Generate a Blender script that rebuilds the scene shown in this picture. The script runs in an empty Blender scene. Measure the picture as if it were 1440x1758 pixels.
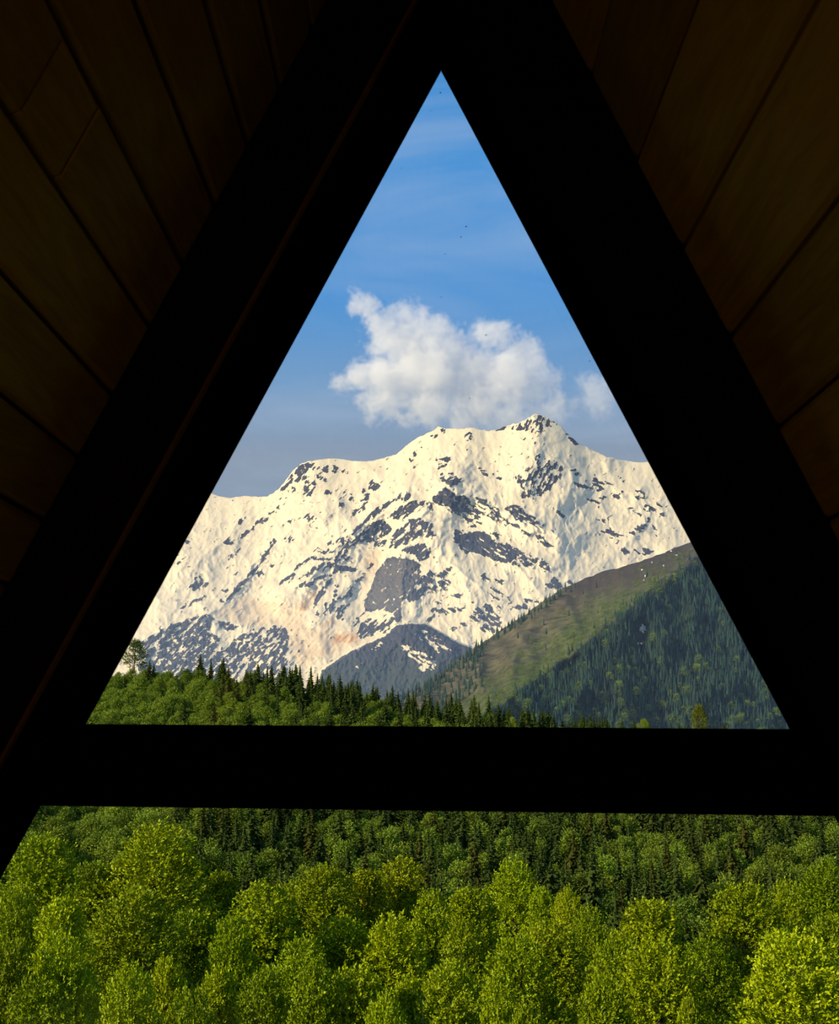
import bpy, math
import numpy as np
from mathutils import Vector, Matrix

C = bpy.context.scene
COL = C.collection
W, H, F = 1440, 1758, 2350.0
PITCH = math.atan((1260 - 879) / F)
CAMZ = 1.5

# ------------------------------------------------------------------ camera, sky, sun, exposure
cam_data = bpy.data.cameras.new('camera')
cam = bpy.data.objects.new('camera', cam_data)
COL.objects.link(cam)
cam.location = (0, 0, CAMZ)
cam.rotation_euler = (math.pi / 2 + PITCH, 0, 0)
cam_data.sensor_fit = 'HORIZONTAL'
cam_data.sensor_width = 36
cam_data.lens = 36 * F / W
cam_data.clip_start = 0.05
cam_data.clip_end = 60000
cam_data.dof.use_dof = True
cam_data.dof.focus_distance = 3000
cam_data.dof.aperture_fstop = 20
C.camera = cam

SUN_DIR = Vector((-0.80, -0.44, 0.41)).normalized()      # from the scene towards the sun
sun_data = bpy.data.lights.new('sun', 'SUN')
sun_data.energy = 5.9
sun_data.color = (1.0, 0.85, 0.56)
sun_data.angle = 0.009
sun = bpy.data.objects.new('sun', sun_data)
COL.objects.link(sun)
sun.rotation_euler = SUN_DIR.to_track_quat('Z', 'Y').to_euler()
sun.location = SUN_DIR * 300

fill_data = bpy.data.lights.new('added_fill_light', 'POINT')  # added warm fill behind the camera, brightens the plank slopes
fill_data.energy = 3.2
fill_data.color = (1.0, 0.80, 0.32)
fill_data.shadow_soft_size = 0.08
added_fill_light = bpy.data.objects.new('added_fill_light', fill_data)
COL.objects.link(added_fill_light)
added_fill_light.location = (-0.6, -0.35, 1.34)

C.view_settings.view_transform = 'Standard'
C.view_settings.look = 'None'
C.view_settings.exposure = 0.0
C.view_settings.gamma = 1.0
C.view_settings.use_curve_mapping = False
C.cycles.use_denoising = True
C.cycles.denoising_prefilter = 'ACCURATE'
C.cycles.max_bounces = 10
C.cycles.diffuse_bounces = 4
C.cycles.transmission_bounces = 4
C.cycles.transparent_max_bounces = 12
C.cycles.volume_bounces = 6
C.cycles.caustics_reflective = False
C.cycles.caustics_refractive = False
C.cycles.volume_step_rate = 1.0
C.cycles.volume_max_steps = 256


def lin(r, g, b):
    return tuple(((c / 255) / 12.92 if c / 255 <= 0.04045 else ((c / 255 + 0.055) / 1.055) ** 2.4) for c in (r, g, b))


class N:
    """small helper around a node tree"""
    def __init__(self, nt):
        self.nt = nt
        nt.nodes.clear()

    def add(self, kind, **kw):
        n = self.nt.nodes.new(kind)
        for k, v in kw.items():
            if k in n.inputs.keys() if isinstance(k, str) else False:
                n.inputs[k].default_value = v
            else:
                setattr(n, k, v)
        return n

    def link(self, a, b):
        self.nt.links.new(a, b)

    def math(self, op, a, b=None, c=None, clamp=False):
        n = self.nt.nodes.new('ShaderNodeMath')
        n.operation = op
        n.use_clamp = clamp
        for i, v in enumerate((a, b, c)):
            if v is None:
                continue
            if isinstance(v, (int, float)):
                n.inputs[i].default_value = v
            else:
                self.link(v, n.inputs[i])
        return n.outputs[0]

    def mix(self, fac, a, b, blend='MIX'):
        n = self.nt.nodes.new('ShaderNodeMix')
        n.data_type = 'RGBA'
        n.blend_type = blend
        for sock, v in ((n.inputs[0], fac), (n.inputs[6], a), (n.inputs[7], b)):
            if isinstance(v, (int, float)):
                sock.default_value = v
            elif isinstance(v, tuple):
                sock.default_value = (*v[:3], 1)
            else:
                self.link(v, sock)
        return n.outputs[2]

    def ramp(self, fac, stops, interp='LINEAR'):
        n = self.nt.nodes.new('ShaderNodeValToRGB')
        n.color_ramp.interpolation = interp
        els = n.color_ramp.elements
        while len(els) < len(stops):
            els.new(0.5)
        for e, (p, c) in zip(els, stops):
            e.position = p
            e.color = (*c[:3], 1) if isinstance(c, tuple) else (c, c, c, 1)
        self.link(fac, n.inputs[0])
        return n.outputs[0]

    def noise(self, vec, scale, detail=4, rough=0.55, dist=0.0, dims='3D'):
        n = self.nt.nodes.new('ShaderNodeTexNoise')
        n.noise_dimensions = dims
        n.inputs['Scale'].default_value = scale
        n.inputs['Detail'].default_value = detail
        n.inputs['Roughness'].default_value = rough
        n.inputs['Distortion'].default_value = dist
        if vec is not None:
            self.link(vec, n.inputs['Vector'])
        return n.outputs[0]

    def mapping(self, vec, loc=(0, 0, 0), rot=(0, 0, 0), scale=(1, 1, 1)):
        n = self.nt.nodes.new('ShaderNodeMapping')
        n.inputs['Location'].default_value = loc
        n.inputs['Rotation'].default_value = rot
        n.inputs['Scale'].default_value = scale
        self.link(vec, n.inputs['Vector'])
        return n.outputs[0]


def build_world():
    w = bpy.data.worlds.new('evening_sky')
    C.world = w
    w.use_nodes = True
    n = N(w.node_tree)
    tc = n.add('ShaderNodeTexCoord')
    sep = n.add('ShaderNodeSeparateXYZ')
    n.link(tc.outputs['Generated'], sep.inputs[0])
    base = n.ramp(sep.outputs[2], [
        (0.00, lin(160, 172, 186)), (0.14, lin(140, 158, 182)), (0.20, lin(141, 157, 180)),
        (0.25, lin(118, 160, 206)), (0.31, lin(76, 150, 220)), (0.40, lin(76, 151, 222)),
        (0.60, lin(66, 134, 205)), (1.0, lin(44, 96, 165))])
    # thin high cloud drawn out along the horizon, over the whole sky
    v = n.mapping(tc.outputs['Generated'], loc=(3.1, 0.4, 0.92), rot=(0, 0.14, 0), scale=(3.0, 3.0, 12.0))
    a = n.noise(v, 1.6, 6, 0.55, 0.6)
    a = n.ramp(a, [(0.40, 0.0), (0.68, 0.72)])
    low = n.ramp(sep.outputs[2], [(0.10, 0.85), (0.27, 0.30), (0.34, 0.34), (0.40, 0.6), (0.5, 0.5)])
    sky = n.mix(n.math('MULTIPLY', a, low), base, lin(190, 205, 226))
    bg = n.add('ShaderNodeBackground')
    n.link(sky, bg.inputs[0])
    bg.inputs[1].default_value = 1.0
    out = n.add('ShaderNodeOutputWorld')
    n.link(bg.outputs[0], out.inputs[0])


build_world()

# ------------------------------------------------------------------ geometry of the view
R_CAM = Matrix.Rotation(PITCH, 3, 'X')


def ray(px, py):
    """world directions (numpy) of photo pixels, y component normalised to 1"""
    px, py = np.asarray(px, float), np.asarray(py, float)
    x = (px - W / 2) / F
    zc = -(py - H / 2) / F
    y = math.cos(PITCH) - zc * math.sin(PITCH)
    z = math.sin(PITCH) + zc * math.cos(PITCH)
    return np.stack([x / y, np.ones_like(y), z / y], -1)


def at(px, py, d):
    p = ray(px, py) * d
    return Vector((float(p[0]), float(p[1]), float(p[2]) + CAMZ))


def to_px(P):
    P = np.asarray(P, float)
    x, y, z = P[..., 0], P[..., 1], P[..., 2] - CAMZ
    d = y * math.cos(PITCH) + z * math.sin(PITCH)
    u = -y * math.sin(PITCH) + z * math.cos(PITCH)
    return W / 2 + F * x / d, H / 2 - F * u / d


# ------------------------------------------------------------------ numpy noise
_rng = np.random.default_rng(11)
_perm = _rng.permutation(256)
_perm = np.concatenate([_perm, _perm])
_grad = np.stack([np.cos(np.linspace(0, 2 * np.pi, 16, False)), np.sin(np.linspace(0, 2 * np.pi, 16, False))], -1)


def perlin(x, y, seed=0):
    x, y = np.asarray(x, float) + seed * 17.13, np.asarray(y, float) + seed * 9.71
    xi, yi = np.floor(x).astype(int), np.floor(y).astype(int)
    xf, yf = x - xi, y - yi
    u, v = xf * xf * xf * (xf * (xf * 6 - 15) + 10), yf * yf * yf * (yf * (yf * 6 - 15) + 10)

    def g(ix, iy, dx, dy):
        h = _perm[(_perm[ix & 255] + iy) & 255] & 15
        return _grad[h, 0] * dx + _grad[h, 1] * dy
    a = g(xi, yi, xf, yf)
    b = g(xi + 1, yi, xf - 1, yf)
    c = g(xi, yi + 1, xf, yf - 1)
    d = g(xi + 1, yi + 1, xf - 1, yf - 1)
    return ((a + u * (b - a)) * (1 - v) + (c + u * (d - c)) * v) * 1.5


def fbm(x, y, octaves=4, gain=0.5, seed=0):
    s, amp, f = 0, 1, 1
    for o in range(octaves):
        s = s + amp * perlin(x * f, y * f, seed + o)
        amp *= gain
        f *= 2.03
    return s


def ridged(x, y, octaves=4, gain=0.5, seed=0):
    s, amp, f = 0, 1, 1
    for o in range(octaves):
        s = s + amp * (1 - np.abs(perlin(x * f, y * f, seed + o)) * 2)
        amp *= gain
        f *= 2.07
    return s


def smooth(e0, e1, x):
    t = np.clip((x - e0) / (e1 - e0), 0, 1)
    return t * t * (3 - 2 * t)


def poly_sd(px, py, pts):
    """signed distance to a polygon, positive inside"""
    pts = np.asarray(pts, float)
    d = np.full(px.shape, 1e9)
    inside = np.zeros(px.shape, bool)
    for (x0, y0), (x1, y1) in zip(pts, np.roll(pts, -1, 0)):
        ex, ey = x1 - x0, y1 - y0
        t = np.clip(((px - x0) * ex + (py - y0) * ey) / (ex * ex + ey * ey + 1e-9), 0, 1)
        d = np.minimum(d, np.hypot(px - x0 - t * ex, py - y0 - t * ey))
        c = (y0 > py) != (y1 > py)
        with np.errstate(divide='ignore', invalid='ignore'):
            xi = (x1 - x0) * (py - y0) / (y1 - y0 + 1e-12) + x0
        inside ^= c & (px < xi)
    return np.where(inside, d, -d)


def line_d(px, py, pts):
    d = np.full(px.shape, 1e9)
    for (x0, y0), (x1, y1) in zip(pts[:-1], pts[1:]):
        ex, ey = x1 - x0, y1 - y0
        t = np.clip(((px - x0) * ex + (py - y0) * ey) / (ex * ex + ey * ey + 1e-9), 0, 1)
        d = np.minimum(d, np.hypot(px - x0 - t * ex, py - y0 - t * ey))
    return d


# ------------------------------------------------------------------ object helpers
def mesh_from(name, verts, faces, mats=(), smooth_shade=False, midx=None):
    """verts (n,3) array, faces: array (m,3) or (m,4), or list of lists"""
    me = bpy.data.meshes.new(name)
    verts = np.asarray(verts, np.float32)
    if isinstance(faces, np.ndarray):
        k = faces.shape[1]
        me.vertices.add(len(verts))
        me.vertices.foreach_set('co', verts.ravel())
        me.loops.add(faces.size)
        me.loops.foreach_set('vertex_index', faces.astype(np.int32).ravel())
        me.polygons.add(len(faces))
        me.polygons.foreach_set('loop_start', np.arange(0, faces.size, k, dtype=np.int32))
        me.update(calc_edges=True)
    else:
        me.from_pydata([tuple(v) for v in verts], [], faces)
    for m in mats:
        me.materials.append(m)
    if midx is not None:
        me.polygons.foreach_set('material_index', np.asarray(midx, np.int32))
    if smooth_shade:
        me.polygons.foreach_set('use_smooth', np.ones(len(me.polygons), bool))
    me.update()
    return me


def put(name, me, parent=None, **props):
    o = bpy.data.objects.new(name, me)
    COL.objects.link(o)
    if parent:
        o.parent = parent
    for k, v in props.items():
        o[k] = v
    return o


def grid_faces(nu, nv, flip=False):
    i = np.arange(nu * nv).reshape(nu, nv)
    f = np.stack([i[:-1, :-1], i[1:, :-1], i[1:, 1:], i[:-1, 1:]], -1).reshape(-1, 4)
    return f[:, ::-1] if flip else f


def attr(me, name, vals):
    a = me.attributes.new(name, 'FLOAT', 'POINT')
    a.data.foreach_set('value', np.asarray(vals, np.float32).ravel())


def new_mat(name):
    m = bpy.data.materials.new(name)
    m.use_nodes = True
    return m, N(m.node_tree)


def finish(n, color, rough=0.8, normal=None, spec=0.2):
    p = n.add('ShaderNodeBsdfPrincipled')
    if isinstance(color, tuple):
        p.inputs['Base Color'].default_value = (*color, 1)
    else:
        n.link(color, p.inputs['Base Color'])
    p.inputs['Roughness'].default_value = rough
    p.inputs['Specular IOR Level'].default_value = spec
    if normal is not None:
        n.link(normal, p.inputs['Normal'])
    o = n.add('ShaderNodeOutputMaterial')
    n.link(p.outputs[0], o.inputs[0])
    return p


# ------------------------------------------------------------------ materials of the room
def wood_mat(name, dark, light, rough=0.7):
    m, n = new_mat(name)
    tc = n.add('ShaderNodeTexCoord')
    oi = n.add('ShaderNodeObjectInfo')
    off = n.add('ShaderNodeVectorMath', operation='ADD')
    n.link(tc.outputs['Object'], off.inputs[0])
    sc = n.add('ShaderNodeVectorMath', operation='SCALE')
    cx = n.add('ShaderNodeCombineXYZ')
    for i in range(3):
        n.link(oi.outputs['Random'], cx.inputs[i])
    n.link(cx.outputs[0], sc.inputs[0])
    sc.inputs['Scale'].default_value = 37.0
    n.link(sc.outputs[0], off.inputs[1])
    v = n.mapping(off.outputs[0], scale=(9, 0.9, 9))
    g = n.noise(v, 3.0, 6, 0.6, 1.6)
    c = n.mix(n.ramp(g, [(0.3, 0.0), (0.7, 1.0)]), dark, light)
    tone = n.math('ADD', n.math('MULTIPLY', oi.outputs['Random'], 0.5), 0.75)
    cc = n.add('ShaderNodeVectorMath', operation='SCALE')
    n.link(c, cc.inputs[0])
    n.link(tone, cc.inputs['Scale'])
    b = n.add('ShaderNodeBump')
    b.inputs['Strength'].default_value = 0.25
    b.inputs['Distance'].default_value = 0.004
    n.link(g, b.inputs['Height'])
    finish(n, cc.outputs[0], rough, b.outputs[0], spec=0.0)
    return m


M_PLANK = wood_mat('ceiling_plank_wood', lin(176, 146, 44), lin(212, 180, 68))
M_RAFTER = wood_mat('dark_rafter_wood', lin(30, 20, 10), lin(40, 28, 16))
M_EDGE_HIGHLIGHT = wood_mat('edge_highlight_brown', lin(120, 78, 34), lin(146, 100, 48))  # brown stands for light caught on the left rafter's edge
M_SHEATH = wood_mat('roof_sheathing', lin(36, 28, 18), lin(48, 36, 22))
M_FLOOR = wood_mat('floor_board_wood', lin(70, 50, 30), lin(92, 68, 40))


def frame_mat():
    m, n = new_mat('black_frame_paint')
    tc = n.add('ShaderNodeTexCoord')
    g = n.noise(tc.outputs['Object'], 60, 3)
    c = n.mix(g, lin(9, 9, 9), lin(15, 14, 13))
    finish(n, c, 0.95, spec=0.0)
    return m


def glass_mat():
    m, n = new_mat('window_glass')
    t = n.add('ShaderNodeBsdfTransparent')
    t.inputs[0].default_value = (0.985, 0.99, 0.985, 1)
    g = n.add('ShaderNodeBsdfGlossy')
    g.inputs['Roughness'].default_value = 0.02
    lw = n.add('ShaderNodeFresnel')
    lw.inputs[0].default_value = 1.45
    mx = n.add('ShaderNodeMixShader')
    n.link(lw.outputs[0], mx.inputs[0])
    n.link(t.outputs[0], mx.inputs[1])
    n.link(g.outputs[0], mx.inputs[2])
    o = n.add('ShaderNodeOutputMaterial')
    n.link(mx.outputs[0], o.inputs[0])
    return m


M_FRAME, M_GLASS = frame_mat(), glass_mat()
m_, n_ = new_mat('dust_grey')
finish(n_, lin(70, 76, 90), 0.9)
M_DUST = m_

# ------------------------------------------------------------------ the room: gable window, rafters, board lined slopes
YW = 3.0          # inner face of the frame
YB_ = YW + 0.05   # where the glass opening shows its edge


def prism(name, pxs, y0, y1, mat, parent=None, ref=None, bevel=0.0, **props):
    """a solid whose outline (photo pixels at distance ref) is extruded from y0 to y1"""
    ref = y0 if ref is None else ref
    pts = [at(a, b, ref) for a, b in pxs]
    k = len(pts)
    vs = [(p.x, y0, p.z) for p in pts] + [(p.x, y1, p.z) for p in pts]
    fs = [list(range(k)), list(range(2 * k - 1, k - 1, -1))]
    fs += [[i, k + i, k + (i + 1) % k, (i + 1) % k] for i in range(k)]
    me = mesh_from(name, vs, fs, [mat])
    import bmesh
    bm = bmesh.new()
    bm.from_mesh(me)
    bmesh.ops.recalc_face_normals(bm, faces=bm.faces)
    if bevel:
        bmesh.ops.bevel(bm, geom=bm.edges[:], offset=bevel, segments=2, affect='EDGES', profile=0.6)
    bm.to_mesh(me)
    bm.free()
    return put(name, me, parent, **props)


A_, L_, R_ = (757, 123), (148, 1243), (1355, 1252)
LL, RR = (72, 1381), (1430, 1399)
O_ = (755, -76)
LO, RO = (-594, 2400), (2064, 2400)
LI, RI = (-490, 2400), (1972, 2400)

window = bpy.data.objects.new('window_1', None)
COL.objects.link(window)
window['kind'] = 'structure'
window['label'] = 'black triangular gable window framing the snowy mountain'
prism('frame_stile', [O_, A_, L_, LL, LI, LO], YW, YB_, M_FRAME, window, ref=YB_, bevel=0.002)
prism('frame_stile', [O_, RO, RI, RR, R_, A_], YW, YB_, M_FRAME, window, ref=YB_, bevel=0.002)
prism('crossbar', [(L_[0] - 6, L_[1]), (R_[0] + 6, R_[1]), (RR[0] + 6, RR[1]), (LL[0] - 6, LL[1])], YW - 0.006, YB_ - 0.001, M_FRAME, window, ref=YB_, bevel=0.002)
prism('bottom_rail', [(LI[0] - 90, 2396), (RI[0] + 90, 2396), (RI[0] + 160, 2620), (LI[0] - 160, 2620)], YW - 0.004, YB_, M_FRAME, window, ref=YB_, bevel=0.002)


def inset(a, b, c, w0, w1):
    """strip along the edge a-b, from w0 to w1 pixels away from it on the side away from c"""
    a, b, c = map(np.array, (a, b, c))
    t = (b - a) / np.linalg.norm(b - a)
    nrm = np.array([-t[1], t[0]])
    if np.dot(c - a, nrm) > 0:
        nrm = -nrm
    return [tuple(a + nrm * w0), tuple(b + nrm * w0), tuple(b + nrm * w1), tuple(a + nrm * w1)]


# glazing beads stand a little proud of the frame along every edge of the glass
for a, b, c in ((A_, L_, R_), (A_, R_, L_), (L_, R_, A_), (LL, RR, (700, 2000)), (LL, LI, (700, 2000)), (RR, RI, (700, 2000))):
    prism('glazing_bead', inset(a, b, c, 4.0, 15.0), YW - 0.012, YW + 0.004, M_FRAME, window, ref=YB_, bevel=0.003)
pane_up = prism('glass_pane', [(757, 95), (124, 1257), (1380, 1266)], YB_ - 0.018, YB_ - 0.012, M_GLASS, window, ref=YB_)
pane_low = prism('glass_pane', [(54, 1368), (1450, 1386), (1985, 2410), (-505, 2410)], YB_ - 0.018, YB_ - 0.012, M_GLASS, window, ref=YB_)


def dust(spots, parent):
    vs, fs = [], []
    for px, py, r in spots:
        c = at(px, py, YB_ - 0.0183)
        rr = r * 3 / F
        b = len(vs)
        for k in range(6):
            a = k * math.pi / 3
            vs.append((c.x + rr * math.cos(a), YB_ - 0.0183, c.z + rr * math.sin(a) * 0.8))
        vs.append((c.x, YB_ - 0.0192, c.z))
        fs += [[b + k, b + (k + 1) % 6, b + 6] for k in range(6)]
    put('dust_specks', mesh_from('dust_specks', vs, fs, [M_DUST]), parent, kind='stuff')


dust([(800, 389, 1.6), (791, 407, 1.4), (756, 159, 1.6), (834, 575, 1.5), (764, 436, 1.0), (757, 510, 1.0),
      (1012, 620, 1.2), (688, 289, 0.9), (806, 684, 1.2), (740, 190, 0.9), (1157, 907, 1.4)], pane_up)

# rafters in front of the frame, with a strip that paints a lit inner edge
YR = 2.74


def off_line(p, q, w):
    p, q = np.array(p, float), np.array(q, float)
    t = (q - p) / np.linalg.norm(q - p)
    nrm = np.array([-t[1], t[0]])
    return tuple(p + nrm * w), tuple(q + nrm * w)


Lp, Lq = (755 + 0.0, -76), (-594, 2400)
Rp, Rq = (755, -76), (2064, 2400)
la, lb = off_line(Lp, Lq, 6)
l2, l3 = off_line(Lp, Lq, 136)
ra, rb = off_line(Rp, Rq, -6)
r2, r3 = off_line(Rp, Rq, -136)
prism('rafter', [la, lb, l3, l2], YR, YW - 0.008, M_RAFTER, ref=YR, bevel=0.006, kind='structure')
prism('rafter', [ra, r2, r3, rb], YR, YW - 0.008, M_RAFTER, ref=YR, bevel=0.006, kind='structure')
prism('edge_highlight_1', [Lp, Lq, lb, la], YR + 0.004, YR + 0.03, M_EDGE_HIGHLIGHT, ref=YR, bevel=0.002, kind='structure')
prism('edge_highlight_2', [Rp, ra, rb, Rq], YR + 0.004, YR + 0.03, M_RAFTER, ref=YR, bevel=0.002, kind='structure')  # dimmer right edge: its strip keeps the rafter colour

# slope planes: run from the rafter's outer edge back over the room
YB = -2.6


def slope(side, p2, p3, rows, joints):
    a, b = at(*p2, YR), at(*p3, YR)
    t = Vector((b.x - a.x, 0, b.z - a.z)).normalized()          # down the slope
    inward = Vector((-t.z, 0, t.x)) if side == 'right' else Vector((t.z, 0, -t.x))
    if inward.x * (1 if side == 'left' else -1) < 0:
        inward = -inward
    top = a - t * ((a.z - 3.6) / t.z) if False else a
    # structure body: sheathing board behind the planks
    wall_ = bpy.data.objects.new('wall_' + side, None)
    COL.objects.link(wall_)
    wall_['kind'] = 'structure'
    s0, s1 = -1.1, (b - a).length
    out = -inward

    def P(s, y, d):
        q = a + t * s + inward * d
        return (q.x, y, q.z)
    vs = [P(s, y, d) for s in (s0, s1) for y in (YB, YW + 0.3) for d in (-0.028, -0.09)]
    fs = [[0, 1, 3, 2], [4, 6, 7, 5], [0, 4, 5, 1], [2, 3, 7, 6], [0, 2, 6, 4], [1, 5, 7, 3]]
    put('sheathing', mesh_from('sheathing', vs, fs, [M_SHEATH]), wall_)
    rng = np.random.default_rng(5 if side == 'left' else 6)
    for i, (sa, sb) in enumerate(zip(rows[:-1], rows[1:])):
        ys = sorted([YB] + joints.get(i, [float(rng.uniform(-1.6, 0.0))]) + [YR + 0.24])
        for ya, yb in zip(ys[:-1], ys[1:]):
            g, ch = 0.004, 0.009
            d = float(rng.uniform(-0.002, 0.002))
            prof = [(sa + g, -0.026), (sa + g, -ch + d), (sa + g + ch, d), (sb - g - ch, d), (sb - g, -ch + d), (sb - g, -0.026)]
            vs = [P(s, ya + 0.006, dd) for s, dd in prof] + [P(s, yb - 0.006, dd) for s, dd in prof]
            fs = [[k, (k + 1) % 6, 6 + (k + 1) % 6, 6 + k] for k in range(6)] + [list(range(5, -1, -1)), list(range(6, 12))]
            put('plank', mesh_from('plank', vs, fs, [M_PLANK]), wall_)
    return a, t, inward


def slope_s(a, t, inward, px, py):
    """where the view ray of a pixel meets the slope plane: (along slope, depth)"""
    d = ray(px, py)
    d = Vector((float(d[0]), 1.0, float(d[2])))
    o = Vector((0, 0, CAMZ))
    k = (a - o).dot(inward) / d.dot(inward)
    q = o + d * k
    return (q - a).dot(t), q.y


def plan(p2, p3, side):
    a, b = at(*p2, YR), at(*p3, YR)
    t = Vector((b.x - a.x, 0, b.z - a.z)).normalized()
    inward = Vector((t.z, 0, -t.x))
    if inward.x * (1 if side == 'left' else -1) < 0:
        inward = -inward
    return a, t, inward


aL = plan(l2, l3, 'left')
sA, yA = slope_s(*aL, 170, 165)
sB, yB_ = slope_s(*aL, 88, 300)
sC, yC = slope_s(*aL, 40, 505)
j1 = slope_s(*aL, 74, 122)[1]
j2 = slope_s(*aL, 138, 242)[1]
wdt = abs(sB - sA)
rowsL = [sA - wdt * k for k in range(8, 0, -1)] + [sA, sB, sC] + [sC + wdt * k for k in range(1, 14)]
slope('left', l2, l3, rowsL, {8: [j1, j2]})
aR = plan(r2, r3, 'right')
sR1, _ = slope_s(*aR, 1342, 100)
sR2, _ = slope_s(*aR, 1410, 370)
sR0, _ = slope_s(*aR, 1150, 40)
wr = max(0.09, abs(sR2 - sR1))
rowsR = sorted([sR1 - wr * k for k in range(1, 8)] + [sR1, sR2] + [sR2 + wr * k for k in range(1, 14)])
slope('right', r2, r3, rowsR, {})

# the rest of the shell: floor boards, back wall, gable beside the window
fx = 2.3
wall_floor = bpy.data.objects.new('floor', None)
COL.objects.link(wall_floor)
wall_floor['kind'] = 'structure'


def box(name, lo, hi, mat, parent=None, **props):
    (x0, y0, z0), (x1, y1, z1) = lo, hi
    vs = [(x, y, z) for x in (x0, x1) for y in (y0, y1) for z in (z0, z1)]
    fs = [[0, 1, 3, 2], [4, 6, 7, 5], [0, 4, 5, 1], [2, 3, 7, 6], [0, 2, 6, 4], [1, 5, 7, 3]]
    return put(name, mesh_from(name, vs, fs, [mat]), parent, **props)


for k in range(16):
    x = -2.3 + k * 0.29
    box('floorboard', (x, YB, -0.04), (x + 0.286, YW + 0.3, 0.0), M_FLOOR, wall_floor)
box('wall_back', (-2.4, YB - 0.1, -0.04), (2.4, YB, 4.2), M_RAFTER, kind='structure')

print('slope check', sA, sB, sC, j1, j2, yA)

# ------------------------------------------------------------------ mountain
SKY = np.array([(-700, 1010), (-300, 960), (0, 900), (200, 850), (300, 842), (345, 842), (362, 846), (376, 852), (395, 855),
    (420, 851), (440, 853), (458, 852), (470, 846), (482, 836), (497, 815), (508, 803), (517, 796), (530, 792), (550, 789),
    (568, 787), (585, 788), (605, 791), (625, 792), (640, 791), (660, 786), (680, 780), (690, 772), (697, 765), (712, 754),
    (730, 745), (745, 738), (752, 732), (765, 735), (785, 736), (800, 735), (808, 733), (820, 737), (840, 740), (855, 737),
    (868, 731), (880, 728), (893, 725), (903, 720), (912, 714), (918, 710), (928, 713), (940, 717), (952, 724), (960, 730),
    (968, 737), (978, 748), (986, 755), (996, 764), (1010, 769), (1025, 776), (1043, 785), (1052, 786), (1060, 789),
    (1090, 793), (1105, 794), (1120, 791), (1140, 792), (1200, 800), (1300, 830), (1500, 870), (2200, 1000)], float)

TILE = {1: (220, 760, 4.394), 2: (480, 700, 4.8), 3: (740, 700, 4.8), 4: (960, 740, 6.0), 5: (480, 920, 4.8), 6: (720, 900, 4.8)}


def T(k, pts):
    x, y, s = TILE[k]
    return [(x + a / s, y + b / s) for a, b in pts]


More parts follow.
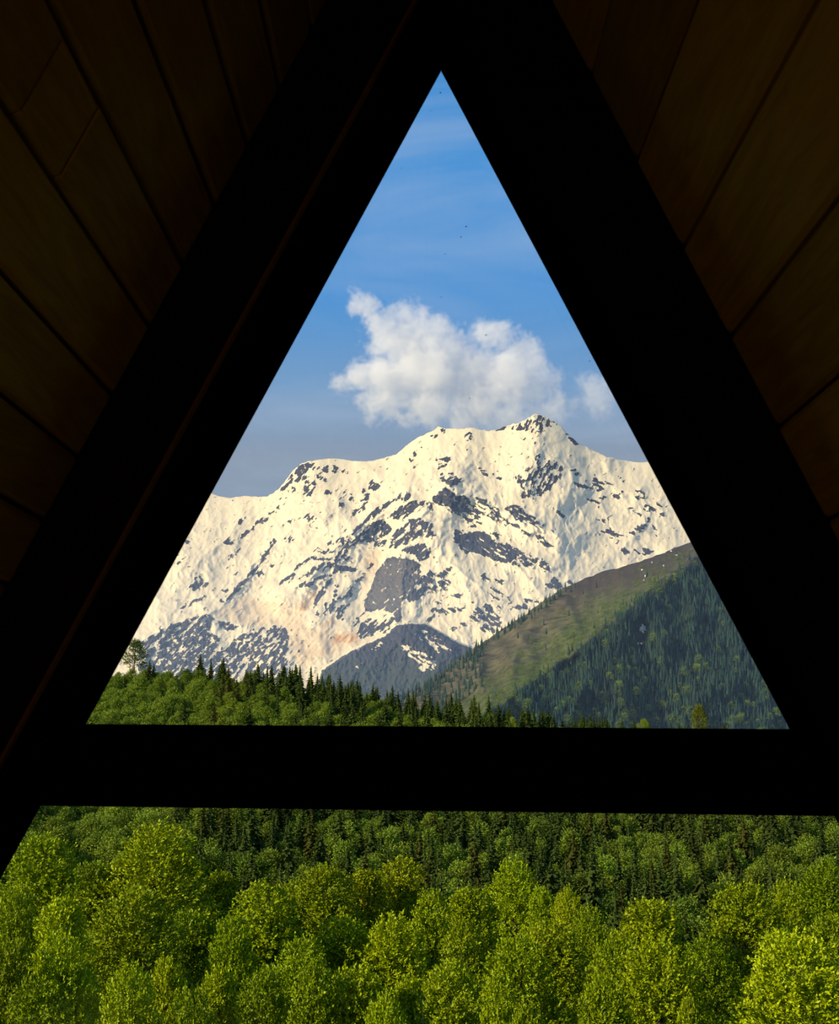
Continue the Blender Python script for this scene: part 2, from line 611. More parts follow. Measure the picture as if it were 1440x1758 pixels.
ROCK_AND_SHADE = [
 (2,.75,[(0,690),(90,560),(170,470),(300,450),(310,480),(210,540),(230,620),(120,610),(40,680)]),
 (2,.55,[(310,470),(420,480),(490,500),(480,540),(380,530),(310,500)]),(2,.6,[(510,520),(560,510),(570,550),(520,540)]),
 (2,.8,[(310,560),(390,570),(380,600),(310,590)]),(2,.55,[(190,650),(290,560),(300,640),(240,740),(190,720)]),
 (2,.3,[(0,700),(130,640),(120,740),(0,770)]),(2,.8,[(380,690),(430,690),(420,720),(380,710)]),
 (2,.6,[(720,630),(770,580),(820,640),(800,690),(740,690)]),(2,.55,[(660,760),(690,670),(760,710),(700,790)]),
 (2,.4,[(420,780),(520,720),(640,700),(600,770),(520,740),(440,790)]),(2,.5,[(590,850),(660,790),(720,780),(680,870),(620,910)]),
 (2,.7,[(490,790),(530,780),(520,840),(490,840)]),(2,.4,[(190,880),(270,870),(320,960),(300,1000),(220,960)]),
 (2,.7,[(40,1070),(120,1070),(110,1100),(50,1110)]),(2,.3,[(40,930),(120,900),(100,990),(60,950)]),
 (2,.9,[(1100,380),(1125,345),(1130,390),(1100,400)]),(2,.8,[(1070,430),(1100,430),(1085,455)]),
 (2,.6,[(1245,230),(1295,230),(1290,250),(1250,250)]),(2,.6,[(1330,180),(1380,175),(1370,200),(1335,195)]),
 (2,.75,[(1280,420),(1400,405),(1390,460),(1330,460),(1310,510),(1300,460)]),(2,.6,[(1320,540),(1420,540),(1440,640),(1390,640),(1330,590)]),
 (2,.85,[(540,1080),(660,970),(760,850),(870,800),(1000,710),(1010,730),(880,820),(760,910),(640,1010),(560,1090)]),
 (2,.9,[(1005,750),(1060,700),(1080,720),(1060,790),(1010,770)]),(2,.8,[(890,910),(990,810),(1130,760),(1140,820),(1050,900),(960,910)]),
 (2,.85,[(600,1100),(680,1020),(760,950),(860,920),(930,1020),(880,1040),(800,1090),(700,1110)]),
 (2,.7,[(940,1040),(1040,920),(1140,910),(1160,1050),(1060,1120),(930,1170),(900,1150)]),
 (2,.8,[(1130,910),(1270,970),(1220,1010),(1280,1050),(1200,1070),(1140,1060)]),(2,.85,[(1060,1140),(1200,1120),(1260,1180),(1180,1230),(1080,1200)]),
 (2,.7,[(390,1120),(500,1070),(590,1100),(560,1150),(460,1110),(400,1140)]),(2,.6,[(780,1100),(880,1080),(850,1170),(780,1150)]),
 (2,.9,[(1150,780),(1190,770),(1190,800),(1160,800)]),(2,.6,[(1200,770),(1270,800),(1260,840),(1210,820)]),
 (3,.93,[(15,740),(120,650),(200,710),(310,740),(330,800),(250,870),(180,860),(130,820),(40,790)]),
 (3,.6,[(180,860),(330,790),(440,870),(400,980),(340,990),(260,930)]),(3,.55,[(300,740),(450,750),(560,840),(640,960),(600,980),(500,920),(420,830)]),
 (3,.92,[(180,1080),(200,1000),(330,1030),(400,1010),(510,1080),(520,1160),(480,1230),(400,1200),(240,1160)]),
 (3,.75,[(500,1200),(560,1110),(680,1140),(860,1248),(500,1248)]),(3,.75,[(610,840),(690,780),(800,880),(930,970),(900,990),(800,950),(700,920)]),
 (3,.6,[(470,1020),(500,1000),(580,1060),(550,1080)]),(3,.8,[(660,960),(720,950),(730,1000),(690,990)]),
 (3,.6,[(720,980),(860,1080),(840,1090),(740,1030)]),(3,.7,[(860,1080),(880,1030),(960,1110),(1010,1150),(920,1140)]),  # first strip is a shadow on the snow, painted dark like rock
 (3,.52,[(700,570),(860,440),(870,350),(910,370),(880,460),(990,430),(1090,480),(1060,590),(990,660),(880,730),(720,740),(760,660),(710,620)]),
 (3,.6,[(620,160),(760,130),(840,70),(900,60),(1040,130),(1000,170),(860,210),(700,180)]),(3,.7,[(1100,210),(1150,200),(1240,300),(1190,310)]),
 (3,.7,[(740,260),(780,250),(770,280)]),(3,.45,[(250,260),(320,190),(350,240),(310,280)]),(3,.9,[(390,490),(420,500),(480,570),(440,570)]),
 (3,.9,[(140,610),(200,570),(250,580),(220,630),(170,640)]),(3,.4,[(60,540),(140,540),(130,600),(80,600)]),
 (3,.65,[(40,430),(150,410),(150,460),(60,500)]),(3,.5,[(480,190),(610,160),(600,190)]),(3,.85,[(1030,850),(1060,850),(1110,890),(1090,900)]),
 (3,.8,[(980,1000),(1020,1000),(1000,1015)]),(3,.5,[(500,545),(580,580),(560,590)]),(3,.7,[(840,260),(870,290),(850,300)]),
 (4,.7,[(85,390),(170,400),(210,430),(180,450)]),(4,.8,[(120,540),(220,540),(300,570),(290,595),(200,575)]),
 (4,.65,[(340,500),(360,440),(400,520),(570,530),(560,555),(420,550),(450,600),(400,620),(320,600)]),
 (4,.65,[(300,700),(380,700),(500,660),(480,690),(400,720),(430,750),(360,740)]),(4,.8,[(500,670),(570,640),(650,655),(580,695)]),
 (4,.6,[(550,590),(580,590),(570,630)]),(4,.6,[(630,595),(700,605),(650,620)]),(4,.6,[(790,620),(840,610),(900,680),(860,690),(790,710)]),
 (4,.6,[(700,800),(750,780),(770,820),(860,870),(840,880),(760,830)]),(4,.6,[(850,790),(900,760),(1000,790),(980,820),(900,820)]),
 (4,.6,[(960,680),(1010,720),(1070,790),(1030,790)]),(4,.8,[(1040,850),(1070,840),(1090,870),(1050,880)]),
 (4,.75,[(720,1050),(800,990),(900,940),(920,880),(940,920),(900,970),(860,1030),(760,1060)]),
 (4,.85,[(425,1030),(520,1005),(600,1060),(680,1080),(580,1095),(490,1120),(520,1070)]),(4,.9,[(600,1200),(640,1200),(740,1250),(680,1265)]),
 (4,.9,[(760,1205),(840,1260),(830,1275),(790,1250)]),(4,.9,[(850,1220),(890,1200),(980,1240),(900,1275),(850,1265)]),
 (4,.5,[(360,900),(470,915),(460,938)]),(4,.6,[(930,920),(950,940),(1025,1080),(1005,1090)]),(4,.5,[(600,460),(640,480),(700,540),(680,540)]),
 (5,.95,[(680,590),(740,440),(800,280),(880,190),(960,180),(1080,190),(1150,240),(1150,330),(1080,420),(1000,560),(1000,700),(960,720),(930,640),(840,600),(740,620)]),
 (5,.85,[(1000,120),(1080,60),(1200,70),(1260,130),(1200,190),(1150,200),(1080,140)]),(5,.8,[(1080,420),(1150,330),(1240,340),(1220,440),(1150,520),(1080,560),(1030,520)]),
 (5,.7,[(1170,340),(1240,290),(1330,320),(1420,260),(1380,310),(1250,380)]),(5,.75,[(1240,440),(1330,360),(1390,370),(1260,470)]),
 (5,.7,[(0,400),(60,340),(160,240),(240,170),(250,190),(130,290),(100,370),(20,400)]),(5,.9,[(230,170),(330,180),(420,180),(390,200),(300,200)]),
 (5,.6,[(140,360),(300,250),(420,200),(470,160),(500,200),(430,280),(330,290),(200,350)]),(5,.95,[(150,400),(290,370),(280,410),(170,425)]),
 (5,.8,[(270,360),(400,310),(420,320),(300,380)]),(5,.9,[(440,310),(460,240),(560,250),(650,280),(620,295),(500,290)]),
 (5,.9,[(330,440),(430,330),(440,350),(380,440),(300,570),(270,560)]),(5,.85,[(410,590),(440,490),(470,400),(480,420),(450,580),(420,640)]),
 (5,.75,[(460,150),(560,60),(620,30),(640,60),(560,120),(590,220),(540,200),(500,170)]),
 (5,.75,[(480,510),(560,470),(580,420),(660,330),(760,230),(770,240),(620,400),(590,490),(500,530)]),
 (5,.8,[(460,590),(520,580),(570,560),(520,640),(530,690),(470,690)]),(5,.9,[(360,640),(380,550),(390,600),(370,650)]),
 (5,.6,[(580,750),(640,680),(700,620),(690,680),(620,740)]),(5,.85,[(640,820),(660,720),(740,680),(800,700),(820,790),(760,830),(680,850)]),
 (5,.6,[(800,760),(930,650),(960,680),(900,770),(860,790)]),(5,.6,[(0,740),(70,790),(60,900),(0,900)]),(5,.85,[(0,900),(60,930),(40,1050),(0,1110)]),
 (5,.45,[(250,700),(310,620),(340,660),(270,720)]),(5,.5,[(280,100),(340,90),(330,130),(280,130)]),(5,.8,[(340,140),(440,100),(430,140),(370,150)]),
 (6,.9,[(290,130),(420,100),(500,50),(620,130),(640,220),(590,290),(540,260),(470,220),(380,240)]),
 (6,.8,[(610,290),(660,220),(760,230),(980,290),(960,330),(880,345),(720,320)]),(6,.8,[(980,340),(1010,290),(1090,360),(1050,390)]),
 (6,.97,[(1040,500),(1105,440),(1200,525),(1060,530)]),(6,.9,[(1210,480),(1240,455),(1280,490),(1230,495)]),
 (6,.8,[(500,430),(530,410),(580,470),(530,460)]),(6,.8,[(610,440),(690,470),(680,490),(640,480)]),(6,.4,[(540,560),(600,500),(700,560),(770,660),(720,640),(640,620)]),
 (6,.7,[(80,400),(180,390),(260,355),(200,430),(120,440)]),(6,.5,[(90,560),(230,460),(260,480),(240,530),(110,560)]),
 (6,.6,[(260,580),(350,580),(340,610),(270,600)]),(6,.7,[(130,640),(190,590),(200,620),(150,660)]),
 (6,.7,[(130,720),(180,690),(340,690),(450,630),(440,650),(340,710),(220,740)]),(6,.7,[(60,800),(100,690),(130,700),(110,800),(70,810)]),
 (6,.7,[(410,760),(480,680),(580,650),(640,720),(680,820),(600,900),(500,870),(540,800),(420,800)]),(6,.6,[(240,870),(370,800),(380,830),(260,890)]),
 (6,.8,[(750,690),(860,650),(900,690),(830,700)]),(6,.6,[(870,620),(960,620),(980,650),(890,660)]),(6,.7,[(620,680),(680,680),(670,720),(630,720)]),
 (6,.85,[(0,0),(60,0),(130,90),(60,110),(0,100)]),(6,.8,[(0,190),(70,180),(110,220),(40,270),(0,300)]),(6,.8,[(0,450),(70,440),(80,530),(0,590)]),
 (1,.72,[(80,1510),(250,1400),(400,1350),(600,1290),(640,1330),(620,1420),(690,1480),(640,1600),(560,1800),(80,1800)]),
 (1,.85,[(660,1340),(800,1370),(830,1390),(750,1420),(690,1380)]),(1,.62,[(640,1600),(800,1480),(960,1400),(1040,1390),(1050,1480),(930,1600),(800,1800),(600,1800)]),
 (1,.65,[(960,1480),(1110,1380),(1210,1430),(1190,1800),(860,1800)]),(1,.65,[(450,1090),(530,1000),(600,1060),(580,1090),(500,1120)]),
 (1,.8,[(700,750),(760,720),(800,730),(770,770)]),(1,.85,[(830,720),(890,650),(910,680),(860,720)]),
 (1,.5,[(920,690),(960,590),(1070,530),(1130,460),(1140,490),(1040,590),(960,650)]),(1,.8,[(820,610),(880,550),(890,570),(840,610)]),
 (1,.85,[(740,1195),(800,1100),(900,1000),(1000,880),(1100,730),(1114,740),(1024,885),(925,1015),(830,1115)]),(1,.6,[(1040,910),(1120,920),(1090,940)]),
 (1,.6,[(380,1260),(480,1190),(600,1150),(560,1190),(440,1240)]),(1,.6,[(690,1110),(740,1100),(760,1120),(720,1130)]),(1,.8,[(680,1190),(720,1185),(710,1205)]),
 (1,.5,[(750,880),(830,790),(840,800),(780,880)]),(1,.6,[(420,740),(490,710),(450,760)]),(1,.7,[(960,990),(1000,960),(1030,1000),(980,1010)]),
 (1,.6,[(1190,600),(1240,560),(1230,600)]),(1,.7,[(1190,720),(1240,710),(1230,740)]),(1,.3,[(550,650),(640,635),(690,650),(600,670)]),
 (1,.3,[(340,910),(400,900),(460,920),(400,930)]),
]
SPUR = [(553, 1150), (584, 1130), (609, 1114), (659, 1093), (680, 1074), (707, 1070), (730, 1072), (747, 1081), (778, 1100),
        (810, 1113), (850, 1120), (900, 1300), (500, 1300)]
SPUR_SNOW = [(5,.5,[(1100,760),(1200,830),(1290,870),(1330,1000),(1260,920),(1140,840)]),(5,.6,[(980,910),(1060,900),(1280,1030),(1290,1080),(1150,1120),(1160,1070)]),
 (5,.6,[(610,940),(680,920),(660,950)]),(5,.5,[(740,930),(830,860),(860,870),(800,940)]),(5,.6,[(600,1090),(670,1050),(650,1090)]),
 (6,.3,[(0,870),(100,880),(300,1080),(220,1060),(60,970)]),(6,.45,[(0,1050),(60,1060),(150,1150),(130,1210),(0,1200)])]
DIRT = [(5,1.,[(130,600),(320,420),(300,500),(200,620)]),(5,.9,[(320,740),(440,680),(470,710),(380,750)]),(5,1.,[(400,890),(480,790),(640,800),(640,880)]),
 (5,.35,[(0,560),(180,640),(260,760),(620,800),(640,890),(400,1000),(180,1090),(60,900)]),(1,.3,[(640,1290),(860,1160),(1318,1200),(1318,1400),(1000,1390),(800,1360)]),
 (5,.4,[(700,130),(860,120),(800,260),(690,420)])]
RIDGES = [  # polyline in photo pixels, height towards the viewer (m), half width (px)
 ([(703,846),(655,885),(600,920),(560,960),(520,1000),(480,1030)],150,34),
 ([(765,836),(730,880),(700,940),(690,1000),(685,1060)],170,48),
 ([(765,836),(830,858),(870,878),(930,905),(960,925)],150,40),
 ([(703,848),(742,912),(757,948),(782,973),(813,998),(836,1023),(870,1075)],120,50),
 ([(636,806),(655,828),(662,842),(650,870),(610,900)],80,34),
 ([(518,796),(470,850),(430,872),(385,930),(330,960)],130,60),
 ([(560,880),(520,905),(473,926),(425,988),(388,1033),(350,1060)],110,34),
 ([(920,712),(925,775),(900,830)],110,40),([(968,795),(985,835),(960,865)],70,30),
 ([(1092,842),(1110,870),(1112,900),(1085,915)],70,34),([(810,735),(806,758),(790,820),(775,832)],80,36),
 ([(840,935),(880,955),(925,960),(945,975)],60,22),([(600,1000),(560,1040),(540,1070)],60,22),
 ([(288,1074),(357,1052),(379,1063),(430,1080),(480,1110)],90,40),([(238,1104),(288,1074)],60,30),
 ([(1040,790),(1055,830),(1075,850)],50,30),([(968,740),(990,765),(1043,785)],60,26)]


def mountain():
    cols = np.concatenate([np.arange(-700, 180, 5.0), np.arange(180, 1215, 1.2), np.arange(1215, 2220, 10.0)])
    nv = 400
    sky = np.interp(cols, SKY[:, 0], SKY[:, 1])
    sky = sky + 1.6 * fbm(cols / 9.0, cols * 0 + 3.3, 3, 0.6, 5) * (np.interp(cols, [400, 480, 640, 880, 990, 1050], [0.4, 1, 0.3, 1.2, 1.0, 0.3]))
    base = np.interp(cols, [-700, 0, 200, 600, 1250, 2200], [1300, 1260, 1235, 1240, 1240, 1300])
    t = np.linspace(0, 1, nv)
    PX = np.repeat(cols[:, None], nv, 1)
    PY = sky[:, None] + (base - sky)[:, None] * t[None, :]
    sk = np.interp(np.arange(-700, 2220), SKY[:, 0], SKY[:, 1])
    ker = np.exp(-0.5 * (np.arange(-90, 91) / 30.0) ** 2)
    sk = np.convolve(np.pad(sk, 90, 'edge'), ker / ker.sum(), 'valid')
    sk = np.interp(cols, np.arange(-700, 2220), sk)
    R = 12600 - 5400 * np.clip((PY - sk[:, None] + 30) / (base - sk + 30)[:, None], 0, 1) ** 0.92
    core = (PX > 170) & (PX < 1230)
    q = 0.16 * (PX - 740)
    # relief
    wx = PX + 7 * fbm(PX / 26, PY / 26, 3, 0.5, 3)
    wy = PY + 7 * fbm(PX / 26, PY / 26, 3, 0.5, 8)
    for pts, amp, wid in RIDGES:
        d = line_d(wx, wy, pts)
        R = R - amp * 1.1 * np.clip(1 - d / (wid * 1.25), 0, 1) ** 1.25
    # gullies run down the fall line, fanning out from the summits
    ang = np.interp(PX, [180, 480, 620, 705, 780, 900, 1000, 1200], [0.75, 0.75, 0.8, 0.35, -0.65, -0.35, -0.25, -0.5])
    ca, sa = np.cos(ang), np.sin(ang)
    along = (PY - 800) * ca - (PX - 740) * sa
    across = (PX - 740) * ca + (PY - 800) * sa
    env = np.interp(PY - sky[:, None], [0, 20, 70, 300], [0.15, 0.4, 1, 1])
    R = R - env * 52 * (ridged(PX / 95 + 3, PY / 120, 4, 0.5, 21) - 1.0)
    R = R - env * 8 * ridged(across / 15 + 0.6 * fbm(PX / 30, PY / 30, 2, 0.5, 33), along / 60, 3, 0.5, 31) * np.clip(0.6 + fbm(PX / 90, PY / 90, 2, 0.5, 35), 0, 1.4)
    R = R - env * 2.0 * fbm(across / 5, along / 24, 2, 0.5, 41)
    spur = poly_sd(PX, PY, SPUR)
    R = R - 900 * smooth(-1.5, 3, spur) - 1.6 * np.clip(spur, 0, 200)
    R = R - smooth(-2, 3, spur) * 35 * (ridged(PX / 40 + 9, PY / 60, 4, 0.5, 51) - 1)
    # rock, one painted shadow strip, and snow
    f = np.full(PX.shape, -1.0)
    nz = {}

    def streak(angle, sd):
        key = (angle, sd)
        if key not in nz:
            c, s = math.cos(angle), math.sin(angle)
            u, v = PX * c - PY * s, PX * s + PY * c
            u = u + 5 * fbm(PX / 15, PY / 15, 2, 0.5, sd + 5)
            z = fbm(u / 15, v / 5.6, 5, 0.66, sd) + 0.3 * fbm(PX / 9, PY / 7, 4, 0.65, sd + 9)
            smp = np.sort(z[core].ravel()[::37])
            nz[key] = np.searchsorted(smp, z) / len(smp)
        return nz[key]
    edge_w = 1.6 * fbm(PX / 5, PY / 5, 2, 0.6, 61)
    for k, fill, pts in ROCK_AND_SHADE:
        P = np.array(T(k, pts))
        x0, y0 = P.min(0) - 8
        x1, y1 = P.max(0) + 8
        c0, c1 = np.searchsorted(cols, [x0, x1])
        if c1 - c0 < 2:
            continue
        sl = slice(c0, c1)
        sd = poly_sd(PX[sl], PY[sl], P) + edge_w[sl]
        e = smooth(-3.2, 2.2, sd)
        cx = P[:, 0].mean()
        a = math.radians(45 if cx < 745 else (62 if 880 < cx < 970 and P[:, 1].mean() < 850 else (-32 if P[:, 1].mean() > 830 else 20)))
        n = streak(a, 71)[sl]
        val = fill * e - 0.04 - n * 0.96
        f[sl] = np.maximum(f[sl], np.where(sd > -7, val, -1))
    n0 = streak(math.radians(40), 72)
    f = np.maximum(f, 0.026 - n0)
    # beyond what the photo shows the rock goes on in loose bands
    outer = np.clip(np.maximum(215 - PX, PX - 1195) / 60, 0, 1)
    f = np.maximum(f, outer * np.clip(0.34 + 0.5 * fbm(PX / 90, PY / 50, 3, 0.5, 77), 0, 0.8) - n0 - 0.02)
    # fine dark ribs that show through the thin snow of steep lower slopes
    e = smooth(-1.0, 2.0, spur + edge_w)
    sn = np.zeros(PX.shape)
    for k, fill, pts in SPUR_SNOW:
        sn = np.maximum(sn, fill * smooth(-3, 3, poly_sd(PX, PY, T(k, pts)) + edge_w))
    ns = streak(math.radians(-30), 73)
    fs = np.where(sn > 0.02, ns - sn, 1.0)
    f = np.where(e > 0.5, np.minimum(1.0, fs * 1.2), f)
    green = e * smooth(1105, 1160, PY + 14 * fbm(PX / 20, PY / 20, 3, 0.5, 91)) + smooth(1110, 1150, PY) * (PX < 330) * smooth(340, 260, PX) * 0.8
    wall = smooth(-4, 6, poly_sd(PX, PY, T(5, ROCK_AND_SHADE[73][2]) if ROCK_AND_SHADE[73][0] == 5 else T(5, [(680,590),(740,440),(800,280),(880,190),(1080,190),(1150,330),(1000,700),(930,640)])))
    dirt = np.zeros(PX.shape)
    for k, w_, pts in DIRT:
        sdd = poly_sd(PX, PY, T(k, pts)) + 3 * edge_w
        dirt = np.maximum(dirt, w_ * smooth(-6, 8, sdd) * (0.45 + 0.75 * np.clip(0.5 + fbm(across / 4, along / 22, 3, 0.5, 95), 0, 1)))
    rockm = smooth(-0.05, 0.05, f)
    R = R - rockm * (10 + 16 * fbm(PX / 6, PY / 6, 3, 0.6, 97)) * env
    D = ray(PX, PY)
    V = D * R[..., None]
    V[..., 2] += CAMZ
    # back of the mountain falls away behind the skyline
    back = []
    for k in range(1, 6):
        b = V[:, 0, :].copy()
        b[:, 1] += k * 500
        b[:, 0] *= (b[:, 1]) / (b[:, 1] - k * 500)
        b[:, 2] -= 330 * k + 60 * k * fbm(cols / 60, cols * 0 + k, 2)
        back.append(b)
    V = np.concatenate([np.stack(back[::-1], 1), V], 1)
    nb = len(back)

    def padb(a):
        return np.concatenate([np.repeat(a[:, :1], nb, 1), a], 1)
    me = mesh_from('mountain', V.reshape(-1, 3), grid_faces(len(cols), nv + nb, True), [], True)
    for nm, a in (('rock', f), ('dirt', dirt), ('green', green), ('scree', wall)):
        attr(me, nm, padb(a))
    m, n = new_mat('snow_and_rock')

    def A(nm):
        a_ = n.add('ShaderNodeAttribute', attribute_name=nm)
        return a_.outputs['Fac']
    tc = n.add('ShaderNodeTexCoord')
    fine = n.noise(tc.outputs['Object'], 0.02, 5, 0.65)
    mid = n.noise(tc.outputs['Object'], 0.004, 4, 0.6)
    snow = n.mix(mid, lin(232, 213, 174), lin(244, 228, 192))
    snow = n.mix(A('dirt'), snow, lin(198, 140, 80))
    rock = n.mix(fine, lin(42, 42, 52), lin(78, 76, 84))
    rock = n.mix(n.math('MULTIPLY', A('scree'), 0.8), rock, n.mix(fine, lin(70, 70, 74), lin(120, 110, 100)))
    gr = n.mix(fine, lin(44, 54, 48), lin(82, 86, 70))
    rock = n.mix(n.math('MULTIPLY', A('green'), 0.8), rock, gr)
    fx_ = n.math('ADD', A('rock'), n.math('MULTIPLY', n.math('SUBTRACT', fine, 0.5), 0.16))
    fac = n.ramp(n.math('ADD', n.math('MULTIPLY', fx_, 4.0), 0.5, clamp=True), [(0.40, 0.0), (0.60, 1.0)])
    c = n.mix(fac, snow, rock)
    b = n.add('ShaderNodeBump')
    b.inputs['Strength'].default_value = 0.3
    b.inputs['Distance'].default_value = 10.0
    n.link(fine, b.inputs['Height'])
    finish(n, c, 0.85, b.outputs[0], 0.1)
    me.materials.append(m)
    return put('mountain', me, label='huge snow covered mountain with dark rock ribs under the cloud', category='mountain', kind='thing')


mountain()

# ------------------------------------------------------------------ wooded hill on the right
RIB = np.array([(700, 1330), (800, 1250), (880, 1195), (940, 1152), (1000, 1108), (1050, 1066), (1085, 1036), (1130, 1000), (1180, 966), (1260, 905), (1340, 845), (1600, 690)], float)
HSKY = np.array([(560, 1300), (640, 1240), (700, 1195), (742, 1165), (790, 1130), (830, 1102), (862, 1080), (900, 1056), (935, 1030), (965, 1010), (1000, 995), (1040, 980),
                 (1080, 970), (1120, 957), (1160, 940), (1186, 931), (1240, 905), (1340, 850), (1600, 700), (2200, 640)], float)


def hill_R(px, py):
    rx = np.interp(-py, -RIB[:, 1], RIB[:, 0])
    ry = np.interp(px, RIB[:, 0], RIB[:, 1])
    Rr = np.interp(py, [690, 845, 966, 1195, 1330], [4500, 4050, 3600, 2800, 2450])
    d = px - rx
    R = Rr + np.where(d > 0, 0.75 * d, -2.1 * d) - 18 * np.exp(-(d / 20) ** 2)
    R = R - 60 * (ridged(px / 120 + 2, py / 170 + 1, 3, 0.5, 101) - 1) - 16 * fbm(px / 28, py / 28, 3, 0.5, 103)
    return R


def hill():
    cols = np.concatenate([np.arange(560, 1420, 3.5), np.arange(1420, 2200, 20.0)])
    sky = np.interp(cols, HSKY[:, 0], HSKY[:, 1]) + 1.5 * fbm(cols / 14, cols * 0 + 0.7, 3, 0.6, 7)
    nv = 130
    t = np.linspace(0, 1, nv)
    PX = np.repeat(cols[:, None], nv, 1)
    PY = sky[:, None] + (1335 - sky)[:, None] * t[None, :]
    R = hill_R(PX, PY)
    V = ray(PX, PY) * R[..., None]
    V[..., 2] += CAMZ
    back = []
    for k in range(1, 4):
        b = V[:, 0, :].copy()
        b[:, 0] *= (b[:, 1] + k * 250) / b[:, 1]
        b[:, 1] += k * 250
        b[:, 2] -= 150 * k
        back.append(b)
    V = np.concatenate([np.stack(back[::-1], 1), V], 1)
    me = mesh_from('hill', V.reshape(-1, 3), grid_faces(len(cols), nv + 3, True), [], True)
    rx = np.interp(-PY, -RIB[:, 1], RIB[:, 0])
    d = PX - rx
    meadow = smooth(30, -10, d + 8 * fbm(PX / 14, PY / 14, 3, 0.5, 111))
    hs = PY - sky[:, None]
    gr = meadow * smooth(120, 20, -d + 25 * fbm(PX / 22, PY / 22, 3, 0.5, 112)) * smooth(15, 60, hs)

    def padb(a):
        return np.concatenate([np.repeat(a[:, :1], 3, 1), a], 1)
    brown = smooth(0.0, 40, d * 0 + (1075 - PY)) * smooth(60, 10, hs) * smooth(940, 1000, PX)
    attr(me, 'meadow', padb(meadow))
    attr(me, 'lush', padb(gr))
    attr(me, 'brown', padb(brown))
    m, n = new_mat('hill_ground')

    def A(nm):
        return n.add('ShaderNodeAttribute', attribute_name=nm).outputs['Fac']
    tc = n.add('ShaderNodeTexCoord')
    f1 = n.noise(tc.outputs['Object'], 0.035, 6, 0.7)
    f2 = n.noise(tc.outputs['Object'], 0.008, 4, 0.6)
    olive = n.mix(n.ramp(f1, [(0.35, 0.0), (0.65, 1.0)]), lin(66, 62, 44), lin(112, 104, 78))
    lush = n.mix(n.ramp(f1, [(0.35, 0.0), (0.65, 1.0)]), lin(58, 64, 34), lin(98, 104, 58))
    wood = n.mix(f1, lin(28, 36, 30), lin(44, 54, 40))
    c = n.mix(A('meadow'), wood, n.mix(A('lush'), olive, lush))
    c = n.mix(A('brown'), c, n.mix(f1, lin(56, 50, 46), lin(84, 74, 66)))
    patch = n.ramp(f2, [(0.70, 0.0), (0.73, 1.0)])
    b = n.add('ShaderNodeBump')
    b.inputs['Strength'].default_value = 0.6
    b.inputs['Distance'].default_value = 8.0
    n.link(f1, b.inputs['Height'])
    finish(n, c, 0.9, b.outputs[0], 0.05)
    me.materials.append(m)
    return put('hill', me, label='steep wooded hill with an olive meadow flank below the snow', category='hill', kind='thing')


hill()

# bare pale scree scar and the snow remnants on the hill
def patch_on_hill(name, px, py, w, h, mat, seed, label, cat, group=None, deep=5.0):
    rg = np.random.default_rng(seed)
    k = 14
    a = np.linspace(0, 2 * np.pi, k, False)
    rr = 0.4 + 0.6 * rg.random(k)
    X = px + np.concatenate([[0], 0.5 * w * rr * np.cos(a), 0.3 * w * rr * np.cos(a)])
    Y = py + np.concatenate([[0], 0.5 * h * rr * np.sin(a), 0.3 * h * rr * np.sin(a)])
    lift = np.concatenate([[deep], np.full(k, -3.0), deep * (0.3 + 0.6 * rg.random(k))])
    V = ray(X, Y) * (hill_R(X, Y) - lift)[:, None]
    V[:, 2] += CAMZ
    fs = [[0, 1 + k + i, 1 + k + (i + 1) % k] for i in range(k)] + [[1 + k + i, 1 + i, 1 + (i + 1) % k, 1 + k + (i + 1) % k] for i in range(k)]
    o = put(name, mesh_from(name, V, fs, [mat], False), label=label, category=cat, kind='thing')
    if group:
        o['group'] = group
    return o


m_, n_ = new_mat('pale_scree')
tc_ = n_.add('ShaderNodeTexCoord')
finish(n_, n_.mix(n_.noise(tc_.outputs['Object'], 0.06, 4), lin(206, 182, 150), lin(244, 226, 200)), 0.9)
M_SCREE = m_
m_, n_ = new_mat('old_snow')
finish(n_, lin(232, 230, 226), 0.8)
M_SNOW = m_

# ------------------------------------------------------------------ ground below and the forested rise across the dip
def crest_py(px):
    return np.interp(px, [-900, 0, 160, 232, 300, 420, 520, 600, 680, 760, 840, 900, 1000, 1060, 1150, 1360, 2300],
                     [1090, 1128, 1150, 1146, 1148, 1156, 1168, 1186, 1204, 1214, 1222, 1232, 1250, 1256, 1262, 1275, 1290])


D_CREST = 820.0


def ground_z(x, y):
    x, y = np.asarray(x, float), np.asarray(y, float)
    near = np.interp(y, [0, 6, 40, 60, 110, 240, 285], [-3.2, -3.4, -16, -18.6, -20.5, -44, -52])
    pxc = W / 2 + x / np.maximum(y, 1) * F * 0.98
    zc = (1260 - crest_py(pxc)) / F * D_CREST + CAMZ - 15
    t = np.clip((y - 285) / (D_CREST - 285), 0, 1)
    far = -52 + (zc + 52) * t ** 0.92 + 1.5 * np.sin(x / 31) * np.sin(y / 43)
    z = np.where(y < 285, near, far)
    return np.where(y > D_CREST, zc - (y - D_CREST) * 0.35, z)


def ground():
    ys = np.concatenate([np.linspace(3.4, 60, 24), np.linspace(66, 285, 30), np.linspace(300, 820, 60), np.linspace(840, 1300, 14)])
    us = np.linspace(-1, 1, 140)
    Y = np.repeat(ys[None, :], len(us), 0)
    X = us[:, None] * (60 + 0.62 * Y)
    Z = ground_z(X, Y)
    me = mesh_from('ground', np.stack([X, Y, Z], -1).reshape(-1, 3), grid_faces(len(us), len(ys)), [], True)
    m, n = new_mat('forest_floor')
    tc = n.add('ShaderNodeTexCoord')
    f = n.noise(tc.outputs['Object'], 0.4, 6, 0.65)
    finish(n, n.mix(f, lin(22, 28, 12), lin(48, 56, 22)), 0.95)
    me.materials.append(m)
    put('ground', me, kind='structure')


ground()

